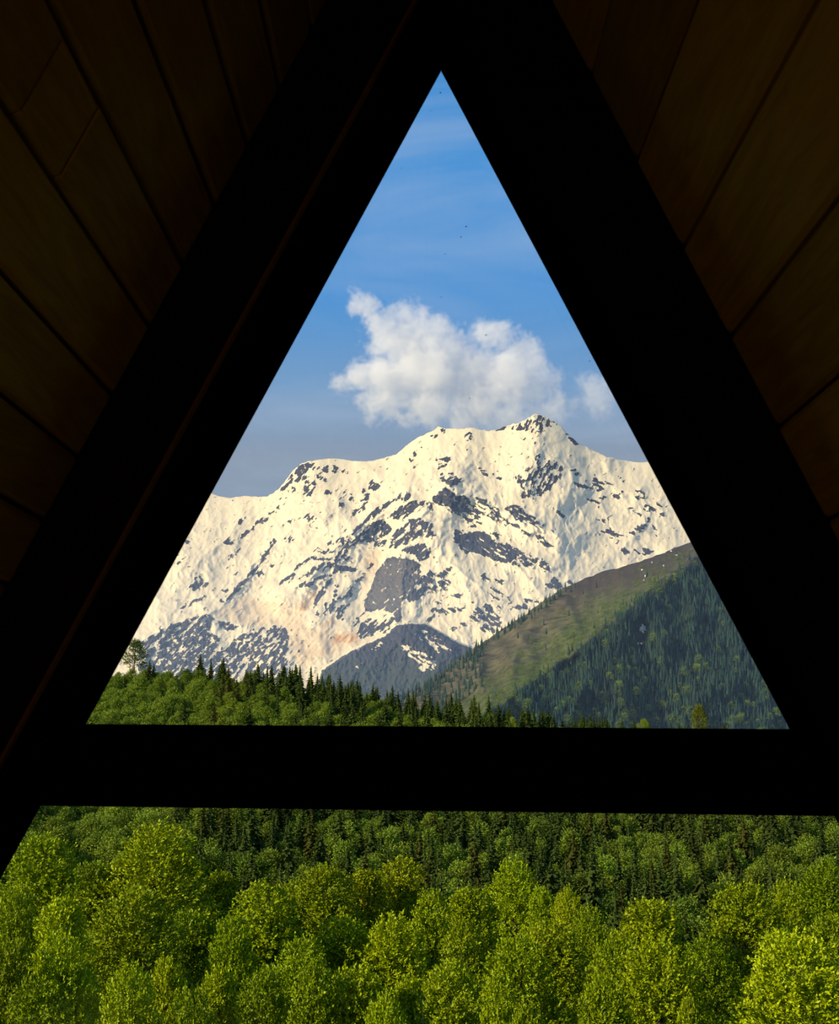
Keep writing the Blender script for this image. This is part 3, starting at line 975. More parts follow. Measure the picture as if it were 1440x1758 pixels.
# ------------------------------------------------------------------ tree materials
def leaf_mat(name, lo, hi, trans=0.4, var=0.35, gloss=0.012):
    m, n = new_mat(name)
    oi = n.add('ShaderNodeObjectInfo')
    ge = n.add('ShaderNodeNewGeometry')
    tc = n.add('ShaderNodeTexCoord')
    big = n.noise(tc.outputs['Object'], 0.9, 2, 0.5)
    fac = n.math('ADD', n.math('MULTIPLY', oi.outputs['Random'], var), n.math('MULTIPLY', ge.outputs['Random Per Island'], 0.45))
    fac = n.math('ADD', fac, n.math('MULTIPLY', n.math('SUBTRACT', big, 0.35), 0.6), clamp=True)
    c = n.mix(fac, lo, hi)
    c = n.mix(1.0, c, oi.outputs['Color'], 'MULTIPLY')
    d = n.add('ShaderNodeBsdfDiffuse')
    n.link(c, d.inputs[0])
    tr = n.add('ShaderNodeBsdfTranslucent')
    c2 = n.mix(1.0, c, (1.0, 0.95, 0.35), 'MULTIPLY')
    n.link(c2, tr.inputs[0])
    mx = n.add('ShaderNodeMixShader')
    mx.inputs[0].default_value = trans
    n.link(d.outputs[0], mx.inputs[1])
    n.link(tr.outputs[0], mx.inputs[2])
    g = n.add('ShaderNodeBsdfGlossy')
    g.inputs['Roughness'].default_value = 0.45
    g.inputs[0].default_value = (0.9, 0.9, 0.8, 1)
    mx2 = n.add('ShaderNodeMixShader')
    mx2.inputs[0].default_value = gloss
    n.link(mx.outputs[0], mx2.inputs[1])
    n.link(g.outputs[0], mx2.inputs[2])
    o = n.add('ShaderNodeOutputMaterial')
    n.link(mx2.outputs[0], o.inputs[0])
    return m


M_LEAF = leaf_mat('spring_leaves', lin(56, 76, 6), lin(190, 206, 20), 0.12)
M_LEAF_MID = leaf_mat('broadleaf_leaves', lin(82, 106, 30), lin(152, 172, 54), 0.2)
M_NEEDLE = leaf_mat('conifer_needles', lin(42, 56, 26), lin(90, 106, 46), 0.12, 0.35, 0.0)
M_NEEDLE_FAR = leaf_mat('distant_conifer_needles', lin(38, 60, 54), lin(72, 98, 76), 0.1, 0.35, 0.0)
m_, n_ = new_mat('bark')
tc_ = n_.add('ShaderNodeTexCoord')
finish(n_, n_.mix(n_.noise(n_.mapping(tc_.outputs['Object'], scale=(6, 6, 1)), 2.0, 5), lin(52, 44, 34), lin(104, 92, 76)), 0.9)
M_BARK = m_


def unit(v):
    return v / (np.linalg.norm(v, axis=-1, keepdims=True) + 1e-9)


def leaves_mesh(P, A, Nn, L, Wd):
    """rhombic leaves: base points P, axis A, normals Nn, length L, width Wd, slightly folded along the midrib"""
    B = unit(np.cross(Nn, A))
    n = len(P)
    L, Wd = L[:, None], Wd[:, None]
    v = np.stack([P, P + A * L * 0.45 + B * Wd * 0.5 + Nn * Wd * 0.12, P + A * L, P + A * L * 0.45 - B * Wd * 0.5 + Nn * Wd * 0.12], 1)
    f = (np.arange(n)[:, None] * 4 + np.arange(4)[None, :])
    return v.reshape(-1, 3), f


def tube(p0, p1, r0, r1, sides=5):
    p0, p1 = np.asarray(p0, float), np.asarray(p1, float)
    t = unit(p1 - p0)
    a = np.cross(t, [0.3, 0.9, 0.1])
    a = unit(a)
    b = np.cross(t, a)
    ang = np.linspace(0, 2 * np.pi, sides, False)
    ring = np.cos(ang)[:, None] * a + np.sin(ang)[:, None] * b
    v = np.concatenate([p0 + ring * r0, p1 + ring * r1])
    i = np.arange(sides)
    f = np.stack([i, (i + 1) % sides, sides + (i + 1) % sides, sides + i], -1)
    return v, f


def join(parts):
    vs, fs, mi, o = [], [], [], 0
    for v, f, m in parts:
        vs.append(v)
        fs.append(f + o)
        mi.append(np.full(len(f), m))
        o += len(v)
    return np.concatenate(vs), np.concatenate(fs), np.concatenate(mi)


def broadleaf(seed, n_puffs, sprays, per, leaf, aspect=1.35, base=0.26, point=0.0):
    """unit-height tree: crown of leaf sprays set on limbs; width 1/aspect of crown height. Returns (leaf v,f), (wood v,f)"""
    rg = np.random.default_rng(seed)
    hc = 1 - base
    r = hc / aspect / 2
    # limbs end in puffs spread over an irregular ovoid
    pf = []
    for k in range(n_puffs):
        u = (k + 0.5) / n_puffs
        z = base + hc * (0.08 + 0.86 * u)
        prof = math.sin(math.pi * min(1, (0.12 + 0.9 * u)) ** (0.75)) ** 0.75
        prof = max(0.12, prof) * (1 - point * u)
        a = k * 2.399 + rg.normal() * 0.35
        q = r * prof * rg.uniform(0.55, 1.0)
        pf.append((q * math.cos(a), q * math.sin(a), z + rg.normal() * 0.02))
    pf = np.array(pf)
    pr = r * rg.uniform(0.26, 0.44, n_puffs)
    tops = rg.integers(0, n_puffs, 5)
    idx = rg.integers(0, n_puffs, sprays)
    dirs = unit(rg.normal(size=(sprays, 3)) + np.array([0, 0, 0.35]))
    S = pf[idx] + dirs * (pr[idx] * rg.uniform(0.45, 1.0, sprays) ** 0.35)[:, None] * np.array([1, 1, 0.85])
    out = unit(dirs * 0.9 + unit(S - np.array([0, 0, base + hc * 0.35])) * 0.9 + rg.normal(size=(sprays, 3)) * 0.35)
    up_amt = np.clip((S[:, 2] - base) / hc, 0, 1)
    out[:, 2] = out[:, 2] * 0.6 + 0.28 * up_amt - 0.05
    out = unit(out)
    # a spray is a short twig with leaves in two ranks, roughly level
    side = unit(np.cross(out, np.array([0, 0, 1.0]) + rg.normal(size=(sprays, 3)) * 0.45))
    nrm = unit(np.cross(side, out)) * 0.3 + dirs * 0.9 + unit(S - np.array([0, 0, base + hc * 0.3])) * 0.6 + np.array([0, 0, 0.2])
    tlen = leaf * rg.uniform(1.8, 3.2, sprays)
    P, A, Nn = [], [], []
    for j in range(per):
        u = (j + 0.4) / per
        sg = 1 if j % 2 else -1
        P.append(S + out * (tlen * u)[:, None] + rg.normal(size=S.shape) * leaf * 0.18)
        A.append(unit(out * 0.7 + side * sg * (0.9 - 0.5 * u) + rg.normal(size=S.shape) * 0.3))
        Nn.append(unit(nrm + rg.normal(size=S.shape) * 0.42))
    P, A, Nn = map(np.concatenate, (P, A, Nn))
    Nn = unit(Nn - A * (Nn * A).sum(-1, keepdims=True))
    n = len(P)
    lv = leaves_mesh(P, A, Nn, leaf * rg.uniform(0.75, 1.25, n), leaf * rg.uniform(0.5, 0.75, n))
    wood = [(*tube((0, 0, 0), (0, 0, base), 0.017, 0.013), 0), (*tube((0, 0, base), (0.01, 0, 0.94), 0.013, 0.002), 0)]
    for p in pf:
        z0 = max(base * 0.8, p[2] - 0.16 - 0.2 * np.hypot(p[0], p[1]))
        wood.append((*tube((0, 0, z0), p, 0.0055, 0.0015, 4), 0))
    wv, wf, _ = join(wood)
    return lv, (wv, wf)


def conifer(seed, whorls, spread=0.16, pieces=7, droop=0.5):
    """unit-height spruce: tiers of drooping needle branches on a thin straight trunk"""
    rg = np.random.default_rng(seed)
    P, A, Nn, L, Wd = [], [], [], [], []
    for k in range(whorls):
        u = (k + 0.5) / whorls
        z = 0.10 + 0.88 * u
        rad = spread * (1 - u) ** 0.78 * rg.uniform(0.8, 1.15) + 0.006
        nb = max(5, int(11 * (1 - u) + 4))
        for b in range(nb):
            a = b * 2 * math.pi / nb + k * 1.1 + rg.normal() * 0.2
            rr = rad * rg.uniform(0.6, 1.2)
            zb = z + rg.normal() * 0.4 / whorls
            d = np.array([math.cos(a), math.sin(a), -droop * rg.uniform(0.3, 1.0) * (1 - 0.9 * u)])
            d /= np.linalg.norm(d)
            s = np.array([-math.sin(a), math.cos(a), 0])
            for j in range(pieces):
                w = j / pieces
                p = np.array([0, 0, zb]) + d * rr * w
                sg = (j % 2) * 2 - 1
                ax = d * 0.85 + s * sg * 0.6 * (1 - 0.5 * w) + rg.normal(size=3) * 0.15
                ax[2] -= 0.30
                P.append(p)
                A.append(ax / np.linalg.norm(ax))
                Nn.append(np.array([0, 0, 0.8]) + d * 0.9 + rg.normal(size=3) * 0.3)
                ln = rr * (0.5 - 0.2 * w) + 0.012
                L.append(ln)
                Wd.append(ln * 0.5)
    # the leader
    for j in range(6):
        P.append(np.array([0, 0, 0.955 + j * 0.006])); A.append(unit(np.array([rg.normal() * 0.3, rg.normal() * 0.3, 1.0])))
        Nn.append(unit(rg.normal(size=3))); L.append(0.03); Wd.append(0.012)
    P, A, Nn, L, Wd = map(np.array, (P, A, Nn, L, Wd))
    Nn = unit(Nn - A * (Nn * A).sum(-1, keepdims=True))
    lv, lf = leaves_mesh(P, A, Nn, L, Wd)
    # dense dark needles round the stem
    ang = np.linspace(0, 2 * np.pi, 7, False)
    zs = np.array([0.10, 0.3, 0.55, 0.8, 0.96])
    ring = np.stack([np.stack([np.cos(ang) * spread * 0.5 * (1 - z) ** 0.85, np.sin(ang) * spread * 0.5 * (1 - z) ** 0.85, np.full(7, z)], -1) for z in zs])
    ring = ring * (1 + 0.25 * rg.normal(size=(5, 7, 1)) * np.array([1, 1, 0.03]))
    i = np.arange(7)
    cf = np.concatenate([np.stack([k * 7 + i, k * 7 + (i + 1) % 7, (k + 1) * 7 + (i + 1) % 7, (k + 1) * 7 + i], -1) for k in range(4)])
    lf = np.concatenate([lf, cf + len(lv)])
    lv = (np.concatenate([lv, ring.reshape(-1, 3)]), lf)
    tv = tube((0, 0, 0), (0, 0, 0.97), 0.011, 0.001, 5)
    return lv, tv


rng = np.random.default_rng(2024)

# ------------------------------------------------------------------ near bright broadleaf trees, one by one
NEAR_PROTO = []
for s, (asp, pt, bs) in enumerate([(1.25, 0.35, 0.22), (1.45, 0.55, 0.2), (1.1, 0.25, 0.25), (1.5, 0.6, 0.2), (1.3, 0.45, 0.24), (1.2, 0.38, 0.2)]):
    (lv, lf), (wv, wf) = broadleaf(100 + s, 24 + 4 * (s % 3), 2900, 10, 0.0155, asp, bs, pt)
    NEAR_PROTO.append((mesh_from('leaf_crown', lv, lf, [M_LEAF]), mesh_from('trunk', wv, wf, [M_BARK], True), (1 - bs) / asp))

# photo x of the crown, photo y of its top, crown width in pixels, distance, prototype, tint (darkest ones paint crown shade)
NEAR = [
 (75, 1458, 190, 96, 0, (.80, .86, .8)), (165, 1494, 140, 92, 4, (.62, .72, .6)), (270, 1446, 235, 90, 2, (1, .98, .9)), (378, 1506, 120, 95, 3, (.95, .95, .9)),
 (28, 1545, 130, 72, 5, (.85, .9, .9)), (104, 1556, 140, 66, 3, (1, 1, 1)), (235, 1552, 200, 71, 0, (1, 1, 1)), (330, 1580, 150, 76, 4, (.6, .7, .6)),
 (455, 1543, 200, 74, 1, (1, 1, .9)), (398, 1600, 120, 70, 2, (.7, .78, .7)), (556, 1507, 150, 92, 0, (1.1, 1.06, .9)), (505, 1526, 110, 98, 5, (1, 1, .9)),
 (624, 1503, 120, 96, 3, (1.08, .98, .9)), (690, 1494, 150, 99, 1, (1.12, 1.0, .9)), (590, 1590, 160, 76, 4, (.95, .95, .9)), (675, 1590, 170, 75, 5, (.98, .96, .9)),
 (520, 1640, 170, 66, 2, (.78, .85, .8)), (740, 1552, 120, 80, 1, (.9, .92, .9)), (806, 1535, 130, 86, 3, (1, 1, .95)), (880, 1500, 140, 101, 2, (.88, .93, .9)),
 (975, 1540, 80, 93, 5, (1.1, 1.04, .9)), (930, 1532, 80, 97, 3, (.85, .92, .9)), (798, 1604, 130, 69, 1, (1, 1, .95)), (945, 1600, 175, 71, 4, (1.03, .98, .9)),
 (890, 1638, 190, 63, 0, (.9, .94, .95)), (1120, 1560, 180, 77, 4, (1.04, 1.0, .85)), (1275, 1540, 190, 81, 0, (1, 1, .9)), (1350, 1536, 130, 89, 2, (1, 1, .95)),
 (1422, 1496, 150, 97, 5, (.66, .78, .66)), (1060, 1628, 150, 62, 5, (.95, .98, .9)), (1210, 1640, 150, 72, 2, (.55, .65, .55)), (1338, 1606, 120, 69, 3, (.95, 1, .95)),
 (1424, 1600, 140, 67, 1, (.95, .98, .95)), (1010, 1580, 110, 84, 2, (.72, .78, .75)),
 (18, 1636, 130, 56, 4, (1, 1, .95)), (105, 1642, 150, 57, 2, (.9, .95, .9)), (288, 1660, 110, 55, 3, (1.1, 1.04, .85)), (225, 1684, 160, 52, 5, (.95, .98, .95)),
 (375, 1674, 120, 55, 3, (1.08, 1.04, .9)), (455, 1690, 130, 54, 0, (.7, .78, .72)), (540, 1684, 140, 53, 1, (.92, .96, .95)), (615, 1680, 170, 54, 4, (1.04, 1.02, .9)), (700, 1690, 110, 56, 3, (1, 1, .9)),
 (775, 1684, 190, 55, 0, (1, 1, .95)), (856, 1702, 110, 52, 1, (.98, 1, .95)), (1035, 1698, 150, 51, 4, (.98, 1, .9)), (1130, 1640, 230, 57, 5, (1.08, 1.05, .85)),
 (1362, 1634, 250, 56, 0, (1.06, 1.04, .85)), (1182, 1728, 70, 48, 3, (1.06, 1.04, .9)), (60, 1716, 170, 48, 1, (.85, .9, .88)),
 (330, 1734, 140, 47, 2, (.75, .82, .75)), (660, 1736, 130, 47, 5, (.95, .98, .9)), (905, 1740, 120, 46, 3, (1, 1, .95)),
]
rows = {'front': [], 'middle': [], 'back': []}
for k, t in enumerate(NEAR):
    rows['front' if t[3] < 60 else ('middle' if t[3] < 79 else 'back')].append(k)
ORD = ['first', 'second', 'third', 'fourth', 'fifth', 'sixth', 'seventh', 'eighth', 'ninth', 'tenth', 'eleventh', 'twelfth', 'thirteenth',
       'fourteenth', 'fifteenth', 'sixteenth', 'seventeenth', 'eighteenth', 'nineteenth', 'twentieth', 'twenty-first', 'twenty-second', 'twenty-third', 'twenty-fourth', 'twenty-fifth']
near_label = {}
for rname, ids in rows.items():
    ids = sorted(ids, key=lambda k: NEAR[k][0])
    for j, k in enumerate(ids):
        tint = NEAR[k][5]
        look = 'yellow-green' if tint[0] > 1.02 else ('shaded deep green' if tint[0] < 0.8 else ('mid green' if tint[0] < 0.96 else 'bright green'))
        size = 'large' if NEAR[k][2] >= 180 else ('slim' if NEAR[k][2] <= 115 else 'rounded')
        near_label[k] = f'{size} {look} leafy tree, {ORD[j]} from left in the {rname} row'
for k, (px, py, wpx, d, pr, tint) in enumerate(NEAR):
    top = at(px, py, d)
    gz = float(ground_z(top.x, d))
    h = top.z - gz
    crown, trunk, ratio = NEAR_PROTO[pr]
    sx = (wpx * d / F) / ratio * 1.14
    root = bpy.data.objects.new('broadleaf_tree', None)
    COL.objects.link(root)
    root.location = (top.x, d, gz - 0.05)
    root.scale = (sx, sx, h)
    root.rotation_euler = (0, 0, float(rng.uniform(0, 6.28)))
    root['label'] = near_label[k]
    root['category'] = 'tree'
    root['group'] = 'bright broadleaf trees below the window'
    c = put('leaf_crown', crown, root, kind='stuff')
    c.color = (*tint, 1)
    put('trunk', trunk, root)

# ------------------------------------------------------------------ the forest across the dip
MID_B, MID_C = [], []
for s, (asp, pt) in enumerate([(1.2, 0.1), (1.5, 0.3), (1.3, 0.0)]):
    (lv, lf), (wv, wf) = broadleaf(200 + s, 26, 900, 6, 0.034, asp, 0.2, pt)
    v, f, mi = join([(lv, lf, 0), (wv, wf, 1)])
    MID_B.append((mesh_from('broadleaf_tree', v, f, [M_LEAF_MID, M_BARK], False, mi), 0.8 / asp))
for s, (sp, dr) in enumerate([(0.20, 0.7), (0.25, 0.8), (0.17, 0.6)]):
    (lv, lf), (wv, wf) = conifer(300 + s, 32, sp, 8, dr)
    v, f, mi = join([(lv, lf, 0), (wv, wf, 1)])
    MID_C.append(mesh_from('conifer', v, f, [M_NEEDLE, M_BARK], False, mi))


def conifer_share(px, py):
    """how much of the forest is conifer, as the photograph shows it"""
    up = np.interp(px, [150, 260, 420, 520, 640, 760, 900, 1100], [0.02, 0.08, 0.3, 0.4, 0.4, 0.4, 0.35, 0.25])
    crest = np.clip((crest_py(px) + 42 - py) / 30, 0, 1)
    up = np.clip(up + crest * 0.35 * (px > 330), 0, 1) * np.where(py > crest_py(px) + 60, 0.55, 1)
    low = np.interp(px, [0, 230, 330, 420, 560, 800, 1000, 1250, 1440], [0.0, 0.03, 0.25, 0.5, 0.5, 0.45, 0.5, 0.55, 0.45])
    return np.where(py > 1320, low, up)


def forest_points():
    pts = []
    y = 292.0
    while y < D_CREST + 18:
        step = 5.2 + (y - 290) * 0.0055
        half = 0.40 * y + 40
        n = int(2 * half / (step * 1.15))
        x = np.linspace(-half, half, n) + rng.normal(size=n) * step * 0.35
        yy = y + rng.normal(size=n) * step * 0.35
        pts.append(np.stack([x, yy], -1))
        y += step
    P = np.concatenate(pts)
    return P


FP = forest_points()
FZ = ground_z(FP[:, 0], FP[:, 1])
PXY = np.stack(to_px(np.concatenate([FP, (FZ + 12)[:, None]], 1)), -1)
is_con = rng.random(len(FP)) < conifer_share(PXY[:, 0], PXY[:, 1]) + 0.25 * perlin(FP[:, 0] / 28, FP[:, 1] / 28, 4)
hgt = np.where(is_con, rng.uniform(13, 23, len(FP)), rng.uniform(9, 15.5, len(FP)))
topx_0 = PXY[:, 0]
hgt = np.where((FP[:, 1] > 700) & is_con, hgt * np.where(topx_0 < 330, 0.9, 1.12), hgt)
topx, topy = to_px(np.concatenate([FP, (FZ + hgt)[:, None]], 1))


def seen_size(i):
    """rough size in the photo, zero where the frame or the crossbar hides the tree"""
    x, y, h = topx[i], topy[i], hgt[i] / FP[i, 1] * F
    cy = y + h * 0.3
    inside_up = (cy < 1246) & (cy > 1100) & (x > 148 + (1243 - cy) * 0.544) & (x < 1355 - (1252 - cy) * 0.53)
    inside_low = (y + h * 0.55 > 1398) & (y < 1560) & (x > -20) & (x < 1460)
    return np.where(inside_up | inside_low, h, 0.0)


vis = seen_size(np.arange(len(FP)))
ordr = np.argsort(-vis)
single = np.zeros(len(FP), bool)
nb = nc = 0
MAX_B, MAX_C = 215, 255
crest = (topy < crest_py(topx) + 14) & (vis > 0)
# crest trees that stand out against the mountain first, then the largest
prio = vis + np.where(crest & is_con, 45, 0)
for i in np.argsort(-prio):
    if vis[i] <= 0:
        break
    if is_con[i] and nc < MAX_C:
        single[i] = True
        nc += 1
    elif not is_con[i] and nb < MAX_B:
        single[i] = True
        nb += 1


brown_c = is_con & (rng.random(len(FP)) < 0.16) & (topx > 330) & (topx < 1300) & (topy > 1300)
mid_lab = {}
for con_, br_, kind_ in ((True, False, 'dark green spruce'), (True, True, 'russet brown spruce'), (False, False, 'soft green broadleaf tree')):
    for up_, where_ in ((True, 'on the crest above the crossbar'), (False, 'on the slope under the crossbar')):
        ids = [i for i in np.nonzero(single)[0] if is_con[i] == con_ and brown_c[i] == br_ and (topy[i] < 1300) == up_]
        ids.sort(key=lambda i: FP[i, 1])
        for r0 in range(0, len(ids), 24):
            row = sorted(ids[r0:r0 + 24], key=lambda i: topx[i])
            for j, i in enumerate(row):
                mid_lab[i] = (f'{kind_} {where_}, {ORD[j]} from left in {ORD[r0 // 24]} row', f'{kind_}s {where_}')

proto_b, proto_c = {}, {}
for i in np.nonzero(single)[0]:
    x, y = FP[i]
    h = hgt[i]
    con = is_con[i]
    brown = bool(brown_c[i])
    if con:
        pi = int(rng.integers(0, 3))
        o = put('conifer', MID_C[pi])
        o.scale = (h, h, h)
        s = rng.uniform(0.75, 1.15)
        o.color = (1.25 * s, .92 * s, .85 * s, 1) if brown else (s, s, s, 1)
        proto_c.setdefault(pi, o)
    else:
        pi = int(rng.integers(0, 3))
        o = put('broadleaf_tree', MID_B[pi][0])
        w = h * rng.uniform(0.85, 1.2)
        o.scale = (w, w, h)
        s = rng.uniform(0.72, 1.2)
        o.color = (s * rng.uniform(.92, 1.1), s, s * .95, 1)
        if abs(s - 0.95) < 0.2:
            proto_b.setdefault(pi, o)
    o.location = (float(x), float(y), float(FZ[i]) - 0.2)
    o.rotation_euler = (0, 0, float(rng.uniform(0, 6.28)))
    lab, grp = mid_lab[i]
    o['label'], o['category'], o['group'] = lab, 'tree', grp

# a lone dark tree on the crest at the left and a round one alone at the right
for (px, ptop, pbot, d, label, kind_, tint, wid) in [
    (232, 1101, 1150, 800, 'lone dark round-topped tree standing above the crest at the left', 0, (.5, .6, .7), 1.1),
    (1200, 1213, 1262, 800, 'lone open-crowned brownish tree at the right above the crossbar', 2, (.62, .52, .50), 0.75),
    (1105, 1236, 1262, 780, 'small vivid yellow-green tree on the crest above the crossbar', 0, (1.25, 1.2, .8), 0.9),
    (880, 1234, 1262, 770, 'small lime green tree above the middle of the crossbar', 1, (1.2, 1.15, .8), 0.9)]:
    top, bot = at(px, ptop, d), at(px, pbot, d)
    h = top.z - bot.z + 2
    o = put('broadleaf_tree', MID_B[kind_][0])
    o.location = (top.x, d, top.z - h)
    o.scale = (h * wid, h * wid, h)
    o.color = (*tint, 1)
    o['label'], o['category'] = label, 'tree'


def scatter(name, P, scale, rot, protos, label=None, **props):
    """one stuff object: its points carry instances of trees that stand in the scene"""
    me = bpy.data.meshes.new(name)
    me.vertices.add(len(P))
    me.vertices.foreach_set('co', np.asarray(P, np.float32).ravel())
    a = me.attributes.new('size', 'FLOAT_VECTOR', 'POINT')
    a.data.foreach_set('vector', np.asarray(scale, np.float32).ravel())
    attr(me, 'turn', rot)
    a = me.attributes.new('pick', 'INT', 'POINT')
    a.data.foreach_set('value', rng.integers(0, len(protos), len(P)).astype(np.int32))
    me.update()
    o = put(name, me, kind='stuff', **props)
    ng = bpy.data.node_groups.new(name + '_nodes', 'GeometryNodeTree')
    ng.interface.new_socket('Geometry', in_out='INPUT', socket_type='NodeSocketGeometry')
    ng.interface.new_socket('Geometry', in_out='OUTPUT', socket_type='NodeSocketGeometry')
    nn = ng.nodes
    gi, go = nn.new('NodeGroupInput'), nn.new('NodeGroupOutput')
    iop = nn.new('GeometryNodeInstanceOnPoints')
    jn = nn.new('GeometryNodeJoinGeometry')
    for p in reversed(protos):
        oi = nn.new('GeometryNodeObjectInfo')
        oi.inputs['Object'].default_value = p
        oi.inputs['As Instance'].default_value = True
        tr = nn.new('GeometryNodeGeometryToInstance')
        ng.links.new(oi.outputs['Geometry'], jn.inputs[0])

    def na(nm, typ):
        q = nn.new('GeometryNodeInputNamedAttribute')
        q.data_type = typ
        q.inputs['Name'].default_value = nm
        return q.outputs['Attribute']
    cx = nn.new('ShaderNodeCombineXYZ')
    ng.links.new(na('turn', 'FLOAT'), cx.inputs[2])
    e2r = nn.new('FunctionNodeEulerToRotation')
    ng.links.new(cx.outputs[0], e2r.inputs[0])
    ng.links.new(gi.outputs[0], iop.inputs['Points'])
    ng.links.new(jn.outputs[0], iop.inputs['Instance'])
    iop.inputs['Pick Instance'].default_value = True
    ng.links.new(na('pick', 'INT'), iop.inputs['Instance Index'])
    ng.links.new(e2r.outputs[0], iop.inputs['Rotation'])
    ng.links.new(na('size', 'FLOAT_VECTOR'), iop.inputs['Scale'])
    ng.links.new(iop.outputs[0], go.inputs[0])
    md = o.modifiers.new('trees', 'NODES')
    md.node_group = ng
    if label:
        o['label'] = label
    return o


rest = ~single
for con, nm, protos, lab in ((True, 'conifer_forest', list(proto_c.values()), 'dark spruces massed through the forest across the dip'),
                             (False, 'broadleaf_forest', list(proto_b.values()), 'green broadleaf trees massed through the forest across the dip')):
    s = rest & (is_con == con)
    h = hgt[s][:, None]
    wj = rng.uniform(0.9, 1.15, (s.sum(), 1))
    scatter(nm, np.concatenate([FP[s], FZ[s][:, None] - 0.2], 1), np.concatenate([h * wj, h * wj, h], 1),
            rng.uniform(0, 6.28, s.sum()), protos, lab, category='forest')

# ------------------------------------------------------------------ trees of the hill
def far_conifer(seed, sp):
    (lv, lf), (wv, wf) = conifer(seed, 9, sp, 2, 0.7)
    v, f, mi = join([(lv, lf, 0), (wv, wf, 1)])
    return mesh_from('hill_conifer', v, f, [M_NEEDLE_FAR, M_BARK], False, mi)


HC = [far_conifer(400, 0.20), far_conifer(401, 0.24)]
(lv, lf), (wv, wf) = broadleaf(410, 14, 130, 4, 0.09, 1.15, 0.15, 0.0)
v, f, mi = join([(lv, lf, 0), (wv, wf, 1)])
HB = mesh_from('hill_tree', v, f, [M_LEAF_MID, M_BARK], False, mi)


def hill_at(px, py):
    V = ray(px, py) * hill_R(px, py)[..., None]
    V[..., 2] += CAMZ
    return V


def hill_trees():
    n = 18000
    px = rng.uniform(640, 1620, n)
    py = rng.uniform(840, 1300, n)
    sky = np.interp(px, HSKY[:, 0], HSKY[:, 1])
    rx = np.interp(-py, -RIB[:, 1], RIB[:, 0])
    d = px - rx
    below = py - sky
    wood = smooth(-8, 14, d + 12 * fbm(px / 25, py / 25, 3, 0.5, 121))
    # thin ragged line of conifers along the lower part of the skyline, a few on the meadow
    line = (below < 15) & (below > 0) & (px < 990) & (rng.random(n) < 0.95)
    vall = (below > 0) & (below < 75) & (px < 830) & (py > 1120) & (rng.random(n) < 0.55)
    few = (below > 20) & (d < -10) & (rng.random(n) < 0.012)
    upper = smooth(960, 1010, py + (px - 1180) * 0.35) 
    keep = (below > 1) & ((rng.random(n) < wood * (0.35 + 0.65 * upper)) | line | vall | few)
    keep &= np.hypot((px - 1102) / 16, (py - 1090) / 24) > 1
    keep &= rng.random(n) < np.interp(px, [1250, 1420, 1620], [1, 0.8, 0.45])
    px, py, d, below = px[keep], py[keep], d[keep], below[keep]
    P = hill_at(px, py)
    bl = rng.random(len(px)) < np.where(d > 0, 0.02 + 0.09 * smooth(1130, 1250, py), 0.0) + 0.30 * smooth(30, 5, np.abs(d - 8)) * (py > 940) * (py < 1010)
    # shrubs on the lush part of the meadow
    m = 5200
    qx, qy = rng.uniform(740, 1200, m), rng.uniform(940, 1230, m)
    dd = qx - np.interp(-qy, -RIB[:, 1], RIB[:, 0])
    bb = qy - np.interp(qx, HSKY[:, 0], HSKY[:, 1])
    kk = (bb > 8) & (dd < 4) & (rng.random(m) < smooth(-130, -10, dd + 40 * fbm(qx / 20, qy / 20, 3, 0.5, 131)) * 0.8)
    Q = hill_at(qx[kk], qy[kk])
    return P[~bl], P[bl], Q, px[~bl], py[~bl]


PC, PB, PQ, cpx, cpy = hill_trees()
hc_h = rng.uniform(13, 27, len(PC))
# a handful of prototypes are trees that can be told apart on the hill
protos_hc = []
for k, (px, py, hpx, lab) in enumerate([(977, 1058, 12, 'single dark spruce standing on the olive meadow of the hill'),
                                        (889, 1096, 11, 'small dark spruce low on the meadow near the skyline spruces')]):
    b = at(px, py, float(hill_R(np.array(px), np.array(py))))
    o = put('conifer', HC[k])
    s = hpx * b.y / F * 1.15
    o.location = b
    o.scale = (s * 1.1, s * 1.1, s)
    o['label'], o['category'] = lab, 'tree'
    protos_hc.append(o)
b = at(1125, 1020, float(hill_R(np.array(1125), np.array(1020))) - 10)
hb = put('broadleaf_tree', HB)
s = 26 * b.y / F
hb.location, hb.scale = b, (s, s, s * 0.9)
hb.color = (.66, .7, .72, 1)
hb['label'], hb['category'] = 'pale green round tree on the upper edge of the hill forest', 'tree'
w_ = rng.uniform(0.85, 1.2, len(PC))
scatter('hill_conifer_forest', PC - np.array([0, 0, 1.0]), np.stack([hc_h * w_, hc_h * w_, hc_h], -1), rng.uniform(0, 6.28, len(PC)), protos_hc,
        'blue-green conifers massed over the hill on the right', category='forest')
hb_h = rng.uniform(9, 18, len(PB))
scatter('hill_broadleaf_woods', PB - np.array([0, 0, 1.0]), np.stack([hb_h, hb_h, hb_h * 1.1], -1), rng.uniform(0, 6.28, len(PB)), [hb],
        'light green broadleaf trees dotted among the hill conifers', category='forest')
q_h = rng.uniform(3, 8, len(PQ))
scatter('meadow_shrubs', PQ - np.array([0, 0, 0.8]), np.stack([q_h * 1.3, q_h * 1.3, q_h], -1), rng.uniform(0, 6.28, len(PQ)), [hb],
        'low green shrubs over the sunny flank of the hill', category='shrubs')
print('counts', len(FP), nb, nc, len(PC), len(PB), len(PQ))

